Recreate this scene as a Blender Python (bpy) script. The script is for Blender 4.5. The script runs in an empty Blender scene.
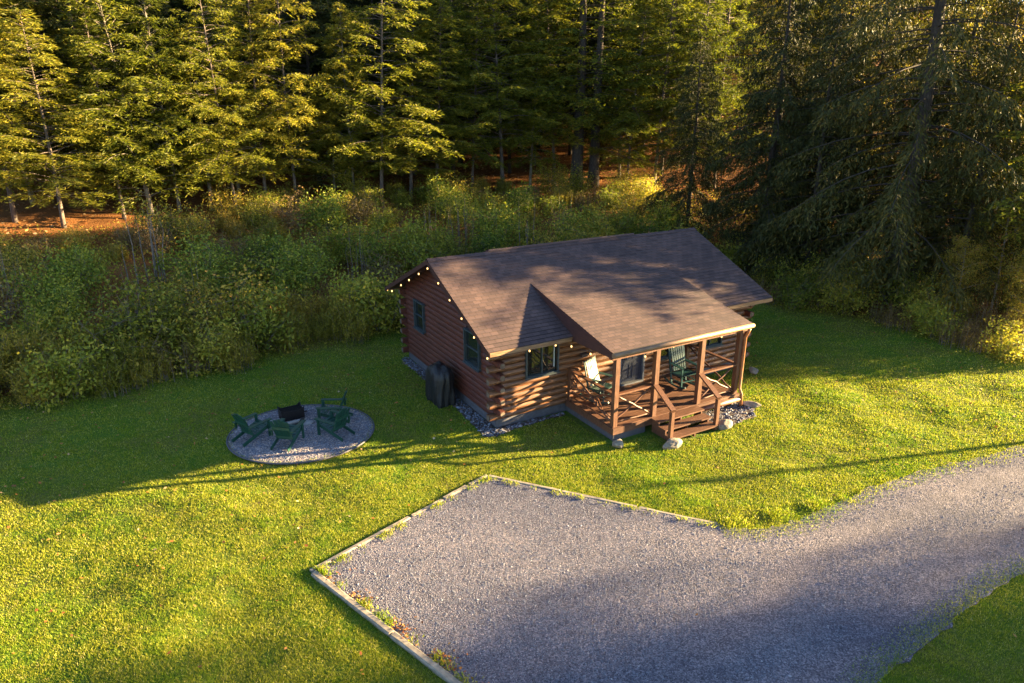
import bpy, math, random
import numpy as np
from mathutils import Vector
S = bpy.context.scene
COL = S.collection
R = math.radians

# ------------------------------------------------------------------ camera, light, exposure
cam = bpy.data.cameras.new('camera'); camo = bpy.data.objects.new('camera', cam); COL.objects.link(camo)
camo.location = (0, 0, 8.26); camo.rotation_euler = (R(90 - 19.254), 0, 0)
cam.sensor_width = 36; cam.lens = 685.3 / 1024 * 36; cam.clip_end = 1500
S.camera = camo
S.render.resolution_x = 1024; S.render.resolution_y = 683
SUNV = Vector((3.185, .684, .600)).normalized()
ELEV = math.asin(SUNV.z); AZ = math.atan2(SUNV.x, SUNV.y)
W = bpy.data.worlds.new('World'); S.world = W; W.use_nodes = True
nt = W.node_tree; bg = nt.nodes['Background']
sky = nt.nodes.new('ShaderNodeTexSky'); sky.sky_type = 'NISHITA'; sky.sun_disc = False
sky.sun_elevation = ELEV; sky.sun_rotation = AZ; sky.air_density = .68; sky.dust_density = .25; sky.ozone_density = 1.3
nt.links.new(sky.outputs[0], bg.inputs[0]); bg.inputs[1].default_value = .05
sl = bpy.data.lights.new('sun', 'SUN'); slo = bpy.data.objects.new('sun', sl); COL.objects.link(slo)
slo.rotation_euler = SUNV.to_track_quat('Z', 'Y').to_euler(); slo.location = (30, 8, 20)
sl.energy = 5.0; sl.angle = R(.55); sl.color = (1, .73, .36)
S.view_settings.view_transform = 'Standard'; S.view_settings.look = 'None'
S.view_settings.exposure = 3.55; S.view_settings.gamma = 1
S.cycles.max_bounces = 6; S.cycles.transparent_max_bounces = 4

# ------------------------------------------------------------------ helpers
rng = np.random.default_rng(7)
def nrm(a): return a / np.maximum(np.linalg.norm(a, axis=-1, keepdims=True), 1e-9)

class MB:
    """collects boxes, tubes and leaf quads, then links them as ONE mesh object"""
    def __init__(s): s.V = []; s.F = []; s.n = 0
    def add(s, v, f, mi=0, r=None, smooth=False):
        v = np.asarray(v, float).reshape(-1, 3); f = np.asarray(f, int)
        if r is None: r = np.full(len(f), .5)
        s.V.append(v); s.F.append((f + s.n, mi, np.asarray(r, float), smooth)); s.n += len(v); return s
    def box(s, c, d, rot=None, mi=0, bev=0):
        c = np.asarray(c, float); d = np.asarray(d, float) / 2
        q = np.array([(-1,-1,-1),(1,-1,-1),(1,1,-1),(-1,1,-1),(-1,-1,1),(1,-1,1),(1,1,1),(-1,1,1)], float) * d
        if rot is not None: q = q @ np.asarray(rot).T
        return s.add(q + c, [(0,3,2,1),(4,5,6,7),(0,1,5,4),(1,2,6,5),(2,3,7,6),(3,0,4,7)], mi)
    def bx(s, x0, x1, y0, y1, z0, z1, mi=0): return s.box(((x0+x1)/2,(y0+y1)/2,(z0+z1)/2), (x1-x0,y1-y0,z1-z0), None, mi)
    def bar(s, a, b, w, h, up=(0,0,1), mi=0):
        a = np.asarray(a, float); b = np.asarray(b, float); d = b - a; L = np.linalg.norm(d); x = d / L
        y = np.cross(np.asarray(up, float), x); y = y / np.linalg.norm(y); z = np.cross(x, y)
        return s.box((a+b)/2, (L, w, h), np.stack([x, y, z], 1), mi)
    def tube(s, pts, rad, k=8, mi=0, cap=True, smooth=True):
        P = np.asarray(pts, float); n = len(P); rad = np.broadcast_to(np.asarray(rad, float), (n,))
        T = nrm(np.gradient(P, axis=0)); ref = np.array([0,0,1.]) if abs(T[0][2]) < .9 else np.array([1.,0,0])
        A = nrm(np.cross(T, ref)); B = np.cross(T, A)
        an = np.arange(k) / k * 2 * np.pi
        V = P[:,None] + rad[:,None,None] * (A[:,None] * np.cos(an)[None,:,None] + B[:,None] * np.sin(an)[None,:,None])
        i = np.arange(n-1)[:,None]; j = np.arange(k)[None]; jn = (j+1) % k
        F = np.stack([i*k+j, i*k+jn, (i+1)*k+jn, (i+1)*k+j], -1).reshape(-1, 4)
        b0 = s.n; s.add(V.reshape(-1, 3), F, mi, None, smooth)
        if cap:
            for o in (0, n-1):
                s.F.append((np.array([[b0 + o*k + q for q in (range(k) if o else range(k-1,-1,-1))]]), mi, np.array([.5]), False))
        return s
    def prism(s, prof, a, b, axis=0, mi=0):
        """closed 2D profile extruded along an axis from a to b (a,b may be arrays per profile point)"""
        prof = np.asarray(prof, float); n = len(prof)
        a = np.broadcast_to(np.asarray(a, float), (n,)); b = np.broadcast_to(np.asarray(b, float), (n,))
        o = [i for i in range(3) if i != axis]
        V = np.zeros((2*n, 3)); V[:n, axis] = a; V[n:, axis] = b
        V[:n, o[0]] = prof[:,0]; V[n:, o[0]] = prof[:,0]; V[:n, o[1]] = prof[:,1]; V[n:, o[1]] = prof[:,1]
        s.add(V, [(i, (i+1)%n, n+(i+1)%n, n+i) for i in range(n)], mi)
        base = s.n - 2*n
        s.F.append((np.array([list(range(n-1,-1,-1))]) + base, mi, np.array([.5]), False))
        s.F.append((np.array([list(range(n, 2*n))]) + base, mi, np.array([.5]), False))
        return s
    def leaves(s, c, d, nr, l, w, mi=0, r=None):
        c = np.asarray(c); d = nrm(d); sd = nrm(np.cross(nr, d)); N = len(c)
        l = np.broadcast_to(l, (N,))[:,None]; w = np.broadcast_to(w, (N,))[:,None]
        V = np.stack([c, c + d*l*.45 + sd*w*.5, c + d*l, c + d*l*.45 - sd*w*.5], 1).reshape(-1, 3)
        F = np.arange(N*4).reshape(N, 4)
        return s.add(V, F, mi, rng.random(N) if r is None else r)
    def build(s, name, mats, parent=None, uv=None):
        me = bpy.data.meshes.new(name); V = np.concatenate(s.V)
        me.vertices.add(len(V)); me.vertices.foreach_set('co', V.ravel())
        idx = np.concatenate([f.ravel() for f, *_ in s.F]); tot = np.concatenate([np.full(len(f), f.shape[1]) for f, *_ in s.F])
        st = np.concatenate([[0], np.cumsum(tot)[:-1]])
        me.loops.add(len(idx)); me.loops.foreach_set('vertex_index', idx.astype(np.int32))
        me.polygons.add(len(tot)); me.polygons.foreach_set('loop_start', st.astype(np.int32))
        if not isinstance(mats, (list, tuple)): mats = [mats]
        for m in mats: me.materials.append(m)
        me.polygons.foreach_set('material_index', np.concatenate([np.full(len(f), mi) for f, mi, *_ in s.F]).astype(np.int32))
        me.polygons.foreach_set('use_smooth', np.concatenate([np.full(len(f), sm) for f, _, _, sm in s.F]))
        a = me.attributes.new('rnd', 'FLOAT', 'FACE'); a.data.foreach_set('value', np.concatenate([r for _, _, r, _ in s.F]).astype(np.float32))
        me.update(calc_edges=True); me.validate()
        if uv is not None:
            l = me.uv_layers.new(name='UVMap'); vi = np.zeros(len(me.loops), np.int32); me.loops.foreach_get('vertex_index', vi)
            l.data.foreach_set('uv', uv(V)[vi].astype(np.float32).ravel())
        o = bpy.data.objects.new(name, me); COL.objects.link(o)
        if parent is not None: o.parent = parent
        return o

def tag(o, label=None, cat=None, group=None, kind=None):
    if label: o['label'] = label
    if cat: o['category'] = cat
    if group: o['group'] = group
    if kind: o['kind'] = kind
    return o
def empty(name, loc, rz=0, label=None, cat=None, group=None):
    o = bpy.data.objects.new(name, None); COL.objects.link(o); o.location = loc; o.rotation_euler = (0, 0, rz)
    o.empty_display_size = .3
    return tag(o, label, cat, group)
def copy_tree(root, loc, rz=0, sc=1.0, label=None, group=None, tilt=(0, 0)):
    r = root.copy(); COL.objects.link(r)
    r.location = loc; r.rotation_euler = (tilt[0], tilt[1], rz); r.scale = (sc, sc, sc) if not isinstance(sc, tuple) else sc
    if label: r['label'] = label
    if group: r['group'] = group
    for ch in list(root.children):
        c = ch.copy(); COL.objects.link(c); c.parent = r
        for g in list(ch.children):
            d = g.copy(); COL.objects.link(d); d.parent = c
    return r
def rotz(a): return np.array([[math.cos(a), -math.sin(a), 0], [math.sin(a), math.cos(a), 0], [0, 0, 1]])

# ------------------------------------------------------------------ materials
def newmat(name):
    m = bpy.data.materials.new(name); m.use_nodes = True; n = m.node_tree.nodes; L = m.node_tree.links
    return m, n, L, n['Principled BSDF']
def noise(n, L, scale, detail=4, vec=None, dim='3D', rough=.55):
    t = n.new('ShaderNodeTexNoise'); t.inputs['Scale'].default_value = scale; t.inputs['Detail'].default_value = detail; t.inputs['Roughness'].default_value = rough
    if vec is not None: L.new(vec, t.inputs['Vector'])
    return t
def ramp(n, L, fac, stops):
    r = n.new('ShaderNodeValToRGB'); e = r.color_ramp.elements
    while len(e) > 1: e.remove(e[-1])
    e[0].position = stops[0][0]; e[0].color = (*stops[0][1], 1)
    for p, c in stops[1:]: q = e.new(p); q.color = (*c, 1)
    L.new(fac, r.inputs[0]); return r
def coords(n, L, kind='Object', scale=(1,1,1), rot=(0,0,0)):
    tc = n.new('ShaderNodeTexCoord'); mp = n.new('ShaderNodeMapping'); L.new(tc.outputs[kind], mp.inputs[0])
    mp.inputs['Scale'].default_value = scale; mp.inputs['Rotation'].default_value = rot; return mp.outputs[0]
def bump(n, L, h, bsdf, strength=.5, dist=.02):
    b = n.new('ShaderNodeBump'); b.inputs['Strength'].default_value = strength; b.inputs['Distance'].default_value = dist
    L.new(h, b.inputs['Height']); L.new(b.outputs[0], bsdf.inputs['Normal']); return b
def mixc(n, L, a, b, f, mode='MIX'):
    m = n.new('ShaderNodeMix'); m.data_type = 'RGBA'; m.blend_type = mode
    for s, v in ((m.inputs[6], a), (m.inputs[7], b), (m.inputs[0], f)):
        if isinstance(v, (tuple, list)): s.default_value = (*v, 1)
        elif isinstance(v, (int, float)): s.default_value = v
        else: L.new(v, s)
    return m.outputs[2]

def wood(name, c1, c2, c3, scale=(1,1,1), rough=.6, sc=9):
    m, n, L, b = newmat(name)
    v = coords(n, L, 'Object', scale); t = noise(n, L, sc, 6, v, rough=.65); t2 = noise(n, L, 1.3, 3, coords(n, L))
    r = ramp(n, L, t.outputs[0], [(.3, c1), (.52, c2), (.72, c3)])
    c = mixc(n, L, r.outputs[0], (.6,.55,.5), t2.outputs[0], 'MULTIPLY')
    mm = n.new('ShaderNodeMath'); mm.operation = 'MULTIPLY'; mm.inputs[1].default_value = .7; L.new(t2.outputs[0], mm.inputs[0])
    c = mixc(n, L, r.outputs[0], c, mm.outputs[0])
    L.new(c, b.inputs['Base Color']); b.inputs['Roughness'].default_value = rough
    bump(n, L, t.outputs[0], b, .35, .01); return m
M = {}
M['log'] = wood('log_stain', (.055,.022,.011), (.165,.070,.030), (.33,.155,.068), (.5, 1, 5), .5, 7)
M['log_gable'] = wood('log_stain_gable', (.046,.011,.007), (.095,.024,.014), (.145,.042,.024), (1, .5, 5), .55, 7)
M['log_end'] = wood('log_end_grain', (.07,.045,.032), (.14,.10,.07), (.24,.18,.13), (1,1,1), .8, 14)
M['deck'] = wood('deck_stain', (.055,.021,.012), (.115,.050,.028), (.20,.098,.056), (.4, 6, 1), .55, 7)
M['post'] = wood('post_stain', (.06,.023,.012), (.125,.049,.024), (.19,.082,.042), (4,4,.5), .55, 8)
M['trim'] = wood('trim_stain', (.13,.065,.035), (.24,.135,.07), (.36,.23,.13), (.4,4,4), .5, 8)
M['darktrim'] = wood('dark_trim_stain', (.035,.012,.010), (.060,.020,.016), (.085,.030,.024), (.5,.5,4), .55, 8)
M['timber'] = wood('weathered_timber', (.14,.12,.09), (.28,.235,.18), (.42,.36,.28), (.6,.6,3), .85, 12)

def plain(name, col, rough=.5, metal=0, spec=.5, nz=None, emis=None):
    m, n, L, b = newmat(name)
    b.inputs['Roughness'].default_value = rough; b.inputs['Metallic'].default_value = metal
    b.inputs['Specular IOR Level'].default_value = spec
    t = noise(n, L, nz or 12, 4, coords(n, L))
    r = ramp(n, L, t.outputs[0], [(.3, tuple(x*.8 for x in col)), (.7, tuple(min(1, x*1.2) for x in col))])
    L.new(r.outputs[0], b.inputs['Base Color'])
    if emis: b.inputs['Emission Color'].default_value = (*emis[0], 1); b.inputs['Emission Strength'].default_value = emis[1]
    return m
M['foundation'] = plain('painted_foundation', (.075,.072,.085), .8)
M['frame'] = plain('window_frame_paint', (.035,.05,.06), .45)
M['frame_light'] = plain('door_casing_paint', (.13,.14,.16), .45)
M['door'] = plain('door_paint', (.028,.034,.055), .4)
M['glass'] = plain('window_glass', (.012,.016,.014), .04, 0, .9)
M['curtain'] = plain('window_sash_white', (.45,.47,.48), .6)
M['green'] = plain('green_paint', (.008,.050,.034), .4, 0, .5, 30)
M['green2'] = plain('rocker_paint', (.008,.045,.048), .4, 0, .5, 30)
M['sunlit_pale'] = plain('sunlit_pale_slats', (.24,.29,.23), .45)  # pale tone stands in for sunlight on the rocker's dark green back slats
M['steel'] = plain('burnt_steel', (.014,.011,.012), .6, .3)
M['ash'] = plain('ash_grey', (.22,.21,.21), .95, nz=9)
M['char'] = plain('charred_wood', (.02,.018,.016), .9)
M['pipe'] = plain('downspout_brown', (.30,.12,.045), .4)
M['vent'] = plain('dark_vent', (.04,.025,.025), .6)
M['bulb'] = plain('bulb_glow', (.9,.7,.4), .4, emis=((1,.52,.16), .34))
M['cord'] = plain('cord_black', (.02,.02,.02), .6)
M['metal'] = plain('galvanised', (.5,.5,.5), .35, .9)
M['pole'] = plain('pole_wood', (.16,.13,.10), .9)

def cloth():
    m, n, L, b = newmat('grill_cover_vinyl'); t = noise(n, L, 5, 5, coords(n, L, 'Object', (2,2,.7)))
    b.inputs['Base Color'].default_value = (.009,.008,.009,1); b.inputs['Roughness'].default_value = .55
    bump(n, L, t.outputs[0], b, .8, .05); return m
M['cover'] = cloth()

def shingles():
    m, n, L, b = newmat('asphalt_shingles')
    tc = n.new('ShaderNodeTexCoord'); uv = tc.outputs['UV']
    br = n.new('ShaderNodeTexBrick'); L.new(uv, br.inputs['Vector'])
    br.inputs['Scale'].default_value = 1; br.inputs['Brick Width'].default_value = .22; br.inputs['Row Height'].default_value = .14
    br.inputs['Mortar Size'].default_value = .008; br.inputs['Mortar Smooth'].default_value = .3; br.offset = .5
    br.inputs['Color1'].default_value = (.056,.032,.031,1); br.inputs['Color2'].default_value = (.100,.060,.055,1); br.inputs['Mortar'].default_value = (.03,.018,.018,1)
    t = noise(n, L, 60, 3, uv); t2 = noise(n, L, .7, 4, uv)
    c = mixc(n, L, br.outputs['Color'], ramp(n, L, t.outputs[0], [(.3,(.55,.55,.55)),(.7,(1.35,1.3,1.3))]).outputs[0], .7, 'MULTIPLY')
    c = mixc(n, L, c, ramp(n, L, t2.outputs[0], [(.35,(.72,.7,.75)),(.65,(1.25,1.2,1.15))]).outputs[0], .8, 'MULTIPLY')
    L.new(c, b.inputs['Base Color']); b.inputs['Roughness'].default_value = .85
    bump(n, L, t.outputs[0], b, .3, .004); return m
M['shingle'] = shingles()

def foliage(name, stops, trans=.35, rough=.6, objvar=.25, huev=.015):
    m, n, L, b = newmat(name)
    at = n.new('ShaderNodeAttribute'); at.attribute_name = 'rnd'
    r = ramp(n, L, at.outputs['Fac'], stops)
    oi = n.new('ShaderNodeObjectInfo'); hsv = n.new('ShaderNodeHueSaturation')
    ma = n.new('ShaderNodeMapRange'); ma.inputs[3].default_value = 1 - objvar; ma.inputs[4].default_value = 1 + objvar
    L.new(oi.outputs['Random'], ma.inputs[0]); L.new(ma.outputs[0], hsv.inputs['Value'])
    ma2 = n.new('ShaderNodeMapRange'); ma2.inputs[3].default_value = .5+huev; ma2.inputs[4].default_value = .5-huev
    L.new(oi.outputs['Random'], ma2.inputs[0]); L.new(ma2.outputs[0], hsv.inputs['Hue'])
    L.new(r.outputs[0], hsv.inputs['Color'])
    L.new(hsv.outputs[0], b.inputs['Base Color']); b.inputs['Roughness'].default_value = rough; b.inputs['Specular IOR Level'].default_value = .25
    tr = n.new('ShaderNodeBsdfTranslucent'); L.new(mixc(n, L, hsv.outputs[0], (1.0,1.15,.35), .6, 'MULTIPLY'), tr.inputs[0])
    mx = n.new('ShaderNodeMixShader'); mx.inputs[0].default_value = trans
    L.new(b.outputs[0], mx.inputs[1]); L.new(tr.outputs[0], mx.inputs[2])
    L.new(mx.outputs[0], n['Material Output'].inputs[0]); return m
M['hemlock'] = foliage('hemlock_needles', [(0,(.055,.075,.010)),(.5,(.155,.16,.016)),(.85,(.27,.235,.025)),(1,(.35,.28,.035))], .48, objvar=.38, huev=.02)
M['spruce'] = foliage('spruce_needles', [(0,(.022,.028,.006)),(.6,(.052,.052,.009)),(1,(.16,.12,.02))], .25)
M['gold'] = foliage('golden_leaves', [(0,(.14,.12,.02)),(.5,(.26,.22,.03)),(.85,(.34,.25,.035)),(1,(.38,.17,.03))], .45)
M['leafgreen'] = foliage('shrub_leaves', [(0,(.05,.09,.012)),(.5,(.15,.20,.022)),(1,(.36,.35,.04))], .35, objvar=.45, huev=.03)
M['leafolive'] = foliage('olive_leaves', [(0,(.07,.07,.010)),(.5,(.23,.21,.022)),(.85,(.42,.35,.04)),(1,(.46,.28,.05))], .35, objvar=.45, huev=.03)
M['leafyellow'] = foliage('yellowing_leaves', [(0,(.14,.17,.025)),(.5,(.28,.28,.03)),(1,(.45,.37,.05))], .4, objvar=.45, huev=.03)
M['goldenrod'] = foliage('goldenrod_plumes', [(0,(.10,.11,.02)),(.45,(.28,.23,.025)),(.8,(.36,.28,.035)),(1,(.42,.29,.05))], .35, objvar=.45, huev=.03)
M['russet'] = foliage('russet_weeds', [(0,(.09,.06,.025)),(.5,(.19,.12,.035)),(1,(.28,.20,.05))], .3)
M['litter'] = foliage('fallen_leaves', [(0,(.20,.06,.02)),(.5,(.34,.12,.03)),(.85,(.40,.20,.06)),(1,(.55,.38,.22))], .1)
M['bark_dark'] = wood('spruce_bark', (.022,.016,.014), (.05,.038,.032), (.09,.07,.06), (3,3,.7), .95, 6)
M['bark'] = wood('conifer_bark', (.05,.035,.03), (.12,.09,.075), (.22,.18,.15), (3,3,.7), .9, 6)
M['bark_pale'] = wood('pale_bark', (.10,.08,.065), (.18,.15,.12), (.27,.24,.20), (3,3,.7), .9, 6)
M['twig'] = wood('twig_bark', (.10,.075,.06), (.18,.14,.11), (.26,.21,.17), (3,3,1), .9, 8)

def grassmat():
    m, n, L, b = newmat('grass_blades')
    at = n.new('ShaderNodeAttribute'); at.attribute_name = 'rnd'
    pos = coords(n, L, 'Object'); t = noise(n, L, .45, 4, pos); t2 = noise(n, L, 2.5, 3, pos)
    r1 = ramp(n, L, at.outputs['Fac'], [(0,(.09,.175,.008)),(.5,(.17,.25,.012)),(.9,(.29,.33,.022)),(1,(.48,.44,.14))])
    r2 = ramp(n, L, at.outputs['Fac'], [(0,(.14,.19,.010)),(.5,(.26,.285,.016)),(.86,(.39,.37,.04)),(1,(.62,.53,.22))])
    f = n.new('ShaderNodeMath'); f.operation = 'ADD'; L.new(t.outputs[0], f.inputs[0]); L.new(t2.outputs[0], f.inputs[1])
    fr = ramp(n, L, f.outputs[0], [(.85,(0,0,0)),(1.2,(1,1,1))])
    c = mixc(n, L, r1.outputs[0], r2.outputs[0], fr.outputs[0])
    L.new(c, b.inputs['Base Color']); b.inputs['Roughness'].default_value = .6; b.inputs['Specular IOR Level'].default_value = .2
    tr = n.new('ShaderNodeBsdfTranslucent'); L.new(mixc(n, L, c, (1.1,1.2,.4), .6, 'MULTIPLY'), tr.inputs[0])
    mx = n.new('ShaderNodeMixShader'); mx.inputs[0].default_value = .4
    L.new(b.outputs[0], mx.inputs[1]); L.new(tr.outputs[0], mx.inputs[2]); L.new(mx.outputs[0], n['Material Output'].inputs[0]); return m
M['grass'] = grassmat()
def groundmat():
    m, n, L, b = newmat('lawn_and_forest_floor')
    pos = coords(n, L, 'Object'); t = noise(n, L, .5, 5, pos); t2 = noise(n, L, 14, 5, pos); t3 = noise(n, L, 70, 2, pos)
    g = ramp(n, L, t2.outputs[0], [(.3,(.035,.085,.010)),(.5,(.075,.14,.016)),(.7,(.15,.16,.03))])
    g2 = ramp(n, L, t2.outputs[0], [(.3,(.06,.075,.015)),(.55,(.12,.125,.025)),(.75,(.20,.16,.06))])
    gg = mixc(n, L, g.outputs[0], g2.outputs[0], ramp(n, L, t.outputs[0], [(.42,(0,0,0)),(.62,(1,1,1))]).outputs[0])
    lit = ramp(n, L, t3.outputs[0], [(.3,(.07,.033,.014)),(.5,(.17,.070,.022)),(.7,(.30,.14,.045))])
    at = n.new('ShaderNodeAttribute'); at.attribute_name = 'forest'
    L.new(mixc(n, L, gg, lit.outputs[0], at.outputs['Fac']), b.inputs['Base Color']); b.inputs['Roughness'].default_value = .95
    b.inputs['Specular IOR Level'].default_value = .1
    bump(n, L, t2.outputs[0], b, .8, .05); return m
M['ground'] = groundmat()
def gravelmat(name, tint=(1,1,1), sc=28):
    m, n, L, b = newmat(name)
    pos = coords(n, L, 'Object'); v = n.new('ShaderNodeTexVoronoi'); v.inputs['Scale'].default_value = sc; L.new(pos, v.inputs['Vector'])
    sep = n.new('ShaderNodeSeparateColor'); L.new(v.outputs['Color'], sep.inputs[0])
    T = lambda c: tuple(x*y for x, y in zip(c, tint))
    r = ramp(n, L, sep.outputs[0], [(0,T((.10,.095,.10))),(.4,T((.20,.185,.19))),(.75,T((.31,.28,.27))),(1,T((.50,.45,.42)))])
    t = noise(n, L, .35, 5, coords(n, L, 'Object', (.6,1.4,1), (0,0,R(-12)))); t2 = noise(n, L, 3, 5, pos)
    c = mixc(n, L, r.outputs[0], ramp(n, L, t.outputs[0], [(.35,(.62,.62,.68)),(.62,(1.25,1.15,1.05))]).outputs[0], .9, 'MULTIPLY')
    c = mixc(n, L, c, ramp(n, L, t2.outputs[0], [(.35,(.8,.8,.82)),(.65,(1.15,1.12,1.1))]).outputs[0], .8, 'MULTIPLY')
    L.new(c, b.inputs['Base Color']); b.inputs['Roughness'].default_value = .9
    b.inputs['Specular IOR Level'].default_value = .2
    bump(n, L, v.outputs['Distance'], b, .9, -.03); return m
M['gravel'] = gravelmat('crushed_gravel', (.56,.59,.74), 48); M['patio'] = gravelmat('patio_gravel', (1.0,.95,1.0), 34); M['strip'] = gravelmat('drip_stone_bed', (.38,.34,.32), 30)
def pebmat():
    m, n, L, b = newmat('pebbles')
    at = n.new('ShaderNodeAttribute'); at.attribute_name = 'rnd'
    r = ramp(n, L, at.outputs['Fac'], [(0,(.072,.079,.104)),(.35,(.108,.116,.150)),(.7,(.145,.152,.190)),(.93,(.20,.203,.238)),(1,(.38,.36,.37))])
    L.new(r.outputs[0], b.inputs['Base Color']); b.inputs['Roughness'].default_value = .85; return m
M['pebble'] = pebmat()
def rockmat():
    m, n, L, b = newmat('field_stone'); t = noise(n, L, 6, 6, coords(n, L))
    L.new(ramp(n, L, t.outputs[0], [(.3,(.11,.09,.07)),(.55,(.22,.185,.145)),(.75,(.33,.29,.24))]).outputs[0], b.inputs['Base Color'])
    b.inputs['Roughness'].default_value = .9; bump(n, L, t.outputs[0], b, .6, .04); return m
M['rock'] = rockmat()

# ------------------------------------------------------------------ terrain
EDGE = np.array([(-80,-22),(-14,17),(-9.65,19.6),(-4.1,24.2),(3,28.6),(9.5,29),(13.3,25.2),(16.4,20.6),(40,24.5),(120,41)], float)
def edge_d(x, y):
    x = np.asarray(x, float); y = np.asarray(y, float); best = np.full(x.shape, 1e9); sg = np.ones(x.shape)
    for a, b in zip(EDGE[:-1], EDGE[1:]):
        d = b - a; t = np.clip(((x-a[0])*d[0]+(y-a[1])*d[1])/(d@d), 0, 1)
        r = np.hypot(x-(a[0]+t*d[0]), y-(a[1]+t*d[1])); s = np.where(d[0]*(y-a[1])-d[1]*(x-a[0]) > 0, 1., -1.)
        m = r < best-1e-9; best = np.where(m, r, best); sg = np.where(m, s, sg)
    return best*sg
def gh(x, y):
    d = edge_d(x, y)
    return .15*np.logaddexp(0, (d-1)/1.5)*1.5 + .13*np.logaddexp(0, (d-22)/4)*4
def poly_d(P, x, y):
    """signed distance to a closed polygon, negative inside"""
    x = np.asarray(x, float); y = np.asarray(y, float); P = np.asarray(P, float); best = np.full(x.shape, 1e9); ins = np.zeros(x.shape, bool)
    for a, b in zip(P, np.roll(P, -1, 0)):
        d = b - a; t = np.clip(((x-a[0])*d[0]+(y-a[1])*d[1])/(d@d+1e-12), 0, 1)
        best = np.minimum(best, np.hypot(x-(a[0]+t*d[0]), y-(a[1]+t*d[1])))
        if a[1] != b[1]: ins ^= ((a[1] > y) != (b[1] > y)) & (x < (b[0]-a[0])*(y-a[1])/(b[1]-a[1])+a[0])
    return np.where(ins, -best, best)
TA, TB, TC, TD = (-3.74,10.63), (-.59,14.1), (4.3,12.13), (.9,6.45)
DRIVE = [TD, TA, TB, TC, (4.6,11.95), (5.35,12.0), (6.0,12.3), (6.95,12.85), (8.2,13.65), (9.9,14.4), (11.6,15.0), (13.3,15.75), (22,18.3), (50,24),
         (50,18), (22,13.2), (13,11.6), (9.8,10.75), (8.4,10.0), (6.8,8.9), (5.4,8.0), (4.2,6.6), (3.5,4.5), (1.9,5.0)]
def chaikin(P, k0, k1, n=3):
    Q = [np.array(p, float) for p in P]; mid = Q[k0:k1]
    for _ in range(n):
        o_ = [mid[0]]
        for a, b in zip(mid[:-1], mid[1:]): o_ += [a*.75+b*.25, a*.25+b*.75]
        mid = o_+[mid[-1]]
    return [tuple(p) for p in Q[:k0]+mid+Q[k1:]]
DRIVE = chaikin(DRIVE, 3, len(DRIVE))
HO = np.array((-.433,16.563)); HA = R(29.996); HU = np.array((math.cos(HA), math.sin(HA))); HV = np.array((-math.sin(HA), math.cos(HA)))
def hw(u, v): return tuple(HO + u*HU + v*HV)
HOUSEP = [hw(-.1,-.1), hw(2.1,-.1), hw(2.1,-2.3), hw(3.4,-2.3), hw(3.4,-3.05), hw(5.1,-3.05), hw(5.1,-2.3), hw(6.9,-2.3), hw(6.9,-.1), hw(9.3,-.1), hw(9.3,6.4), hw(-.1,6.4)]
STRIPP = [hw(2.1,-.05), hw(2.1,-.22), hw(.6,-.26), hw(-.2,-.45), hw(-.5,-.25), hw(-.34,2), hw(-.32,4.2), hw(-.30,6.3), hw(.0,6.3), hw(0,0)]
STRIP2 = [hw(5.15,-2.1), hw(5.1,-2.9), hw(5.7,-3.0), hw(6.6,-2.95), hw(7.15,-2.4), hw(7.0,-2.0)]
RC = np.array((-5.55,16.32)); RR = (1.85, 1.68)
def ring_d(x, y): return (np.hypot((x-RC[0])/RR[0], (y-RC[1])/RR[1])-1)*1.75
wv = [(rng.normal(size=2), rng.random()*7, w, a) for w, a in ((.6,.03),(.9,.028),(1.6,.018),(2.4,.013),(3.5,.009),(.35,.035),(1.2,.02),(4.6,.006))]
def lawn(x, y):
    x = np.asarray(x, float); y = np.asarray(y, float); z = np.zeros(x.shape)
    for d, ph, w, a in wv:
        d = d/np.linalg.norm(d); z = z + a*np.sin((x*d[0]+y*d[1])*w*2 + ph + 1.3*np.sin((y*d[0]-x*d[1])*w*.9+ph))
    k = np.minimum(np.minimum(poly_d(DRIVE, x, y), poly_d(HOUSEP, x, y)-.5), ring_d(x, y)); k = np.clip((k-.05)/1.2, 0, 1)
    return gh(x, y) + z*k*.65 - .012*(1-k)
def axis(a, b, h, far, ratio=1.16):
    v = list(np.arange(a, b+1e-6, h)); s = h; x = b; y = a; lo = []; hi = []
    while x < far: s *= ratio; x += s; hi.append(x)
    s = h
    while y > -far: s *= ratio; y -= s; lo.append(y)
    return np.array(lo[::-1] + v + hi)
gx = axis(-26, 24, .3, 600); gy = axis(4, 50, .3, 600)
X, Y = np.meshgrid(gx, gy); Z = lawn(X, Y)
Z = np.where(Z > 26, 26 + (Z-26)*.3, Z)
nx, ny = len(gx), len(gy); i, j = np.meshgrid(np.arange(nx-1), np.arange(ny-1)); q = j*nx+i
mb = MB(); mb.add(np.stack([X, Y, Z], -1).reshape(-1, 3), np.stack([q, q+1, q+nx+1, q+nx], -1).reshape(-1, 4), smooth=True)
g = tag(mb.build('ground', M['ground']), kind='structure')
a = g.data.attributes.new('forest', 'FLOAT', 'POINT')
dd = edge_d(X, Y); a.data.foreach_set('value', np.clip((dd-.3)/1.2, 0, 1).astype(np.float32).ravel())

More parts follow.
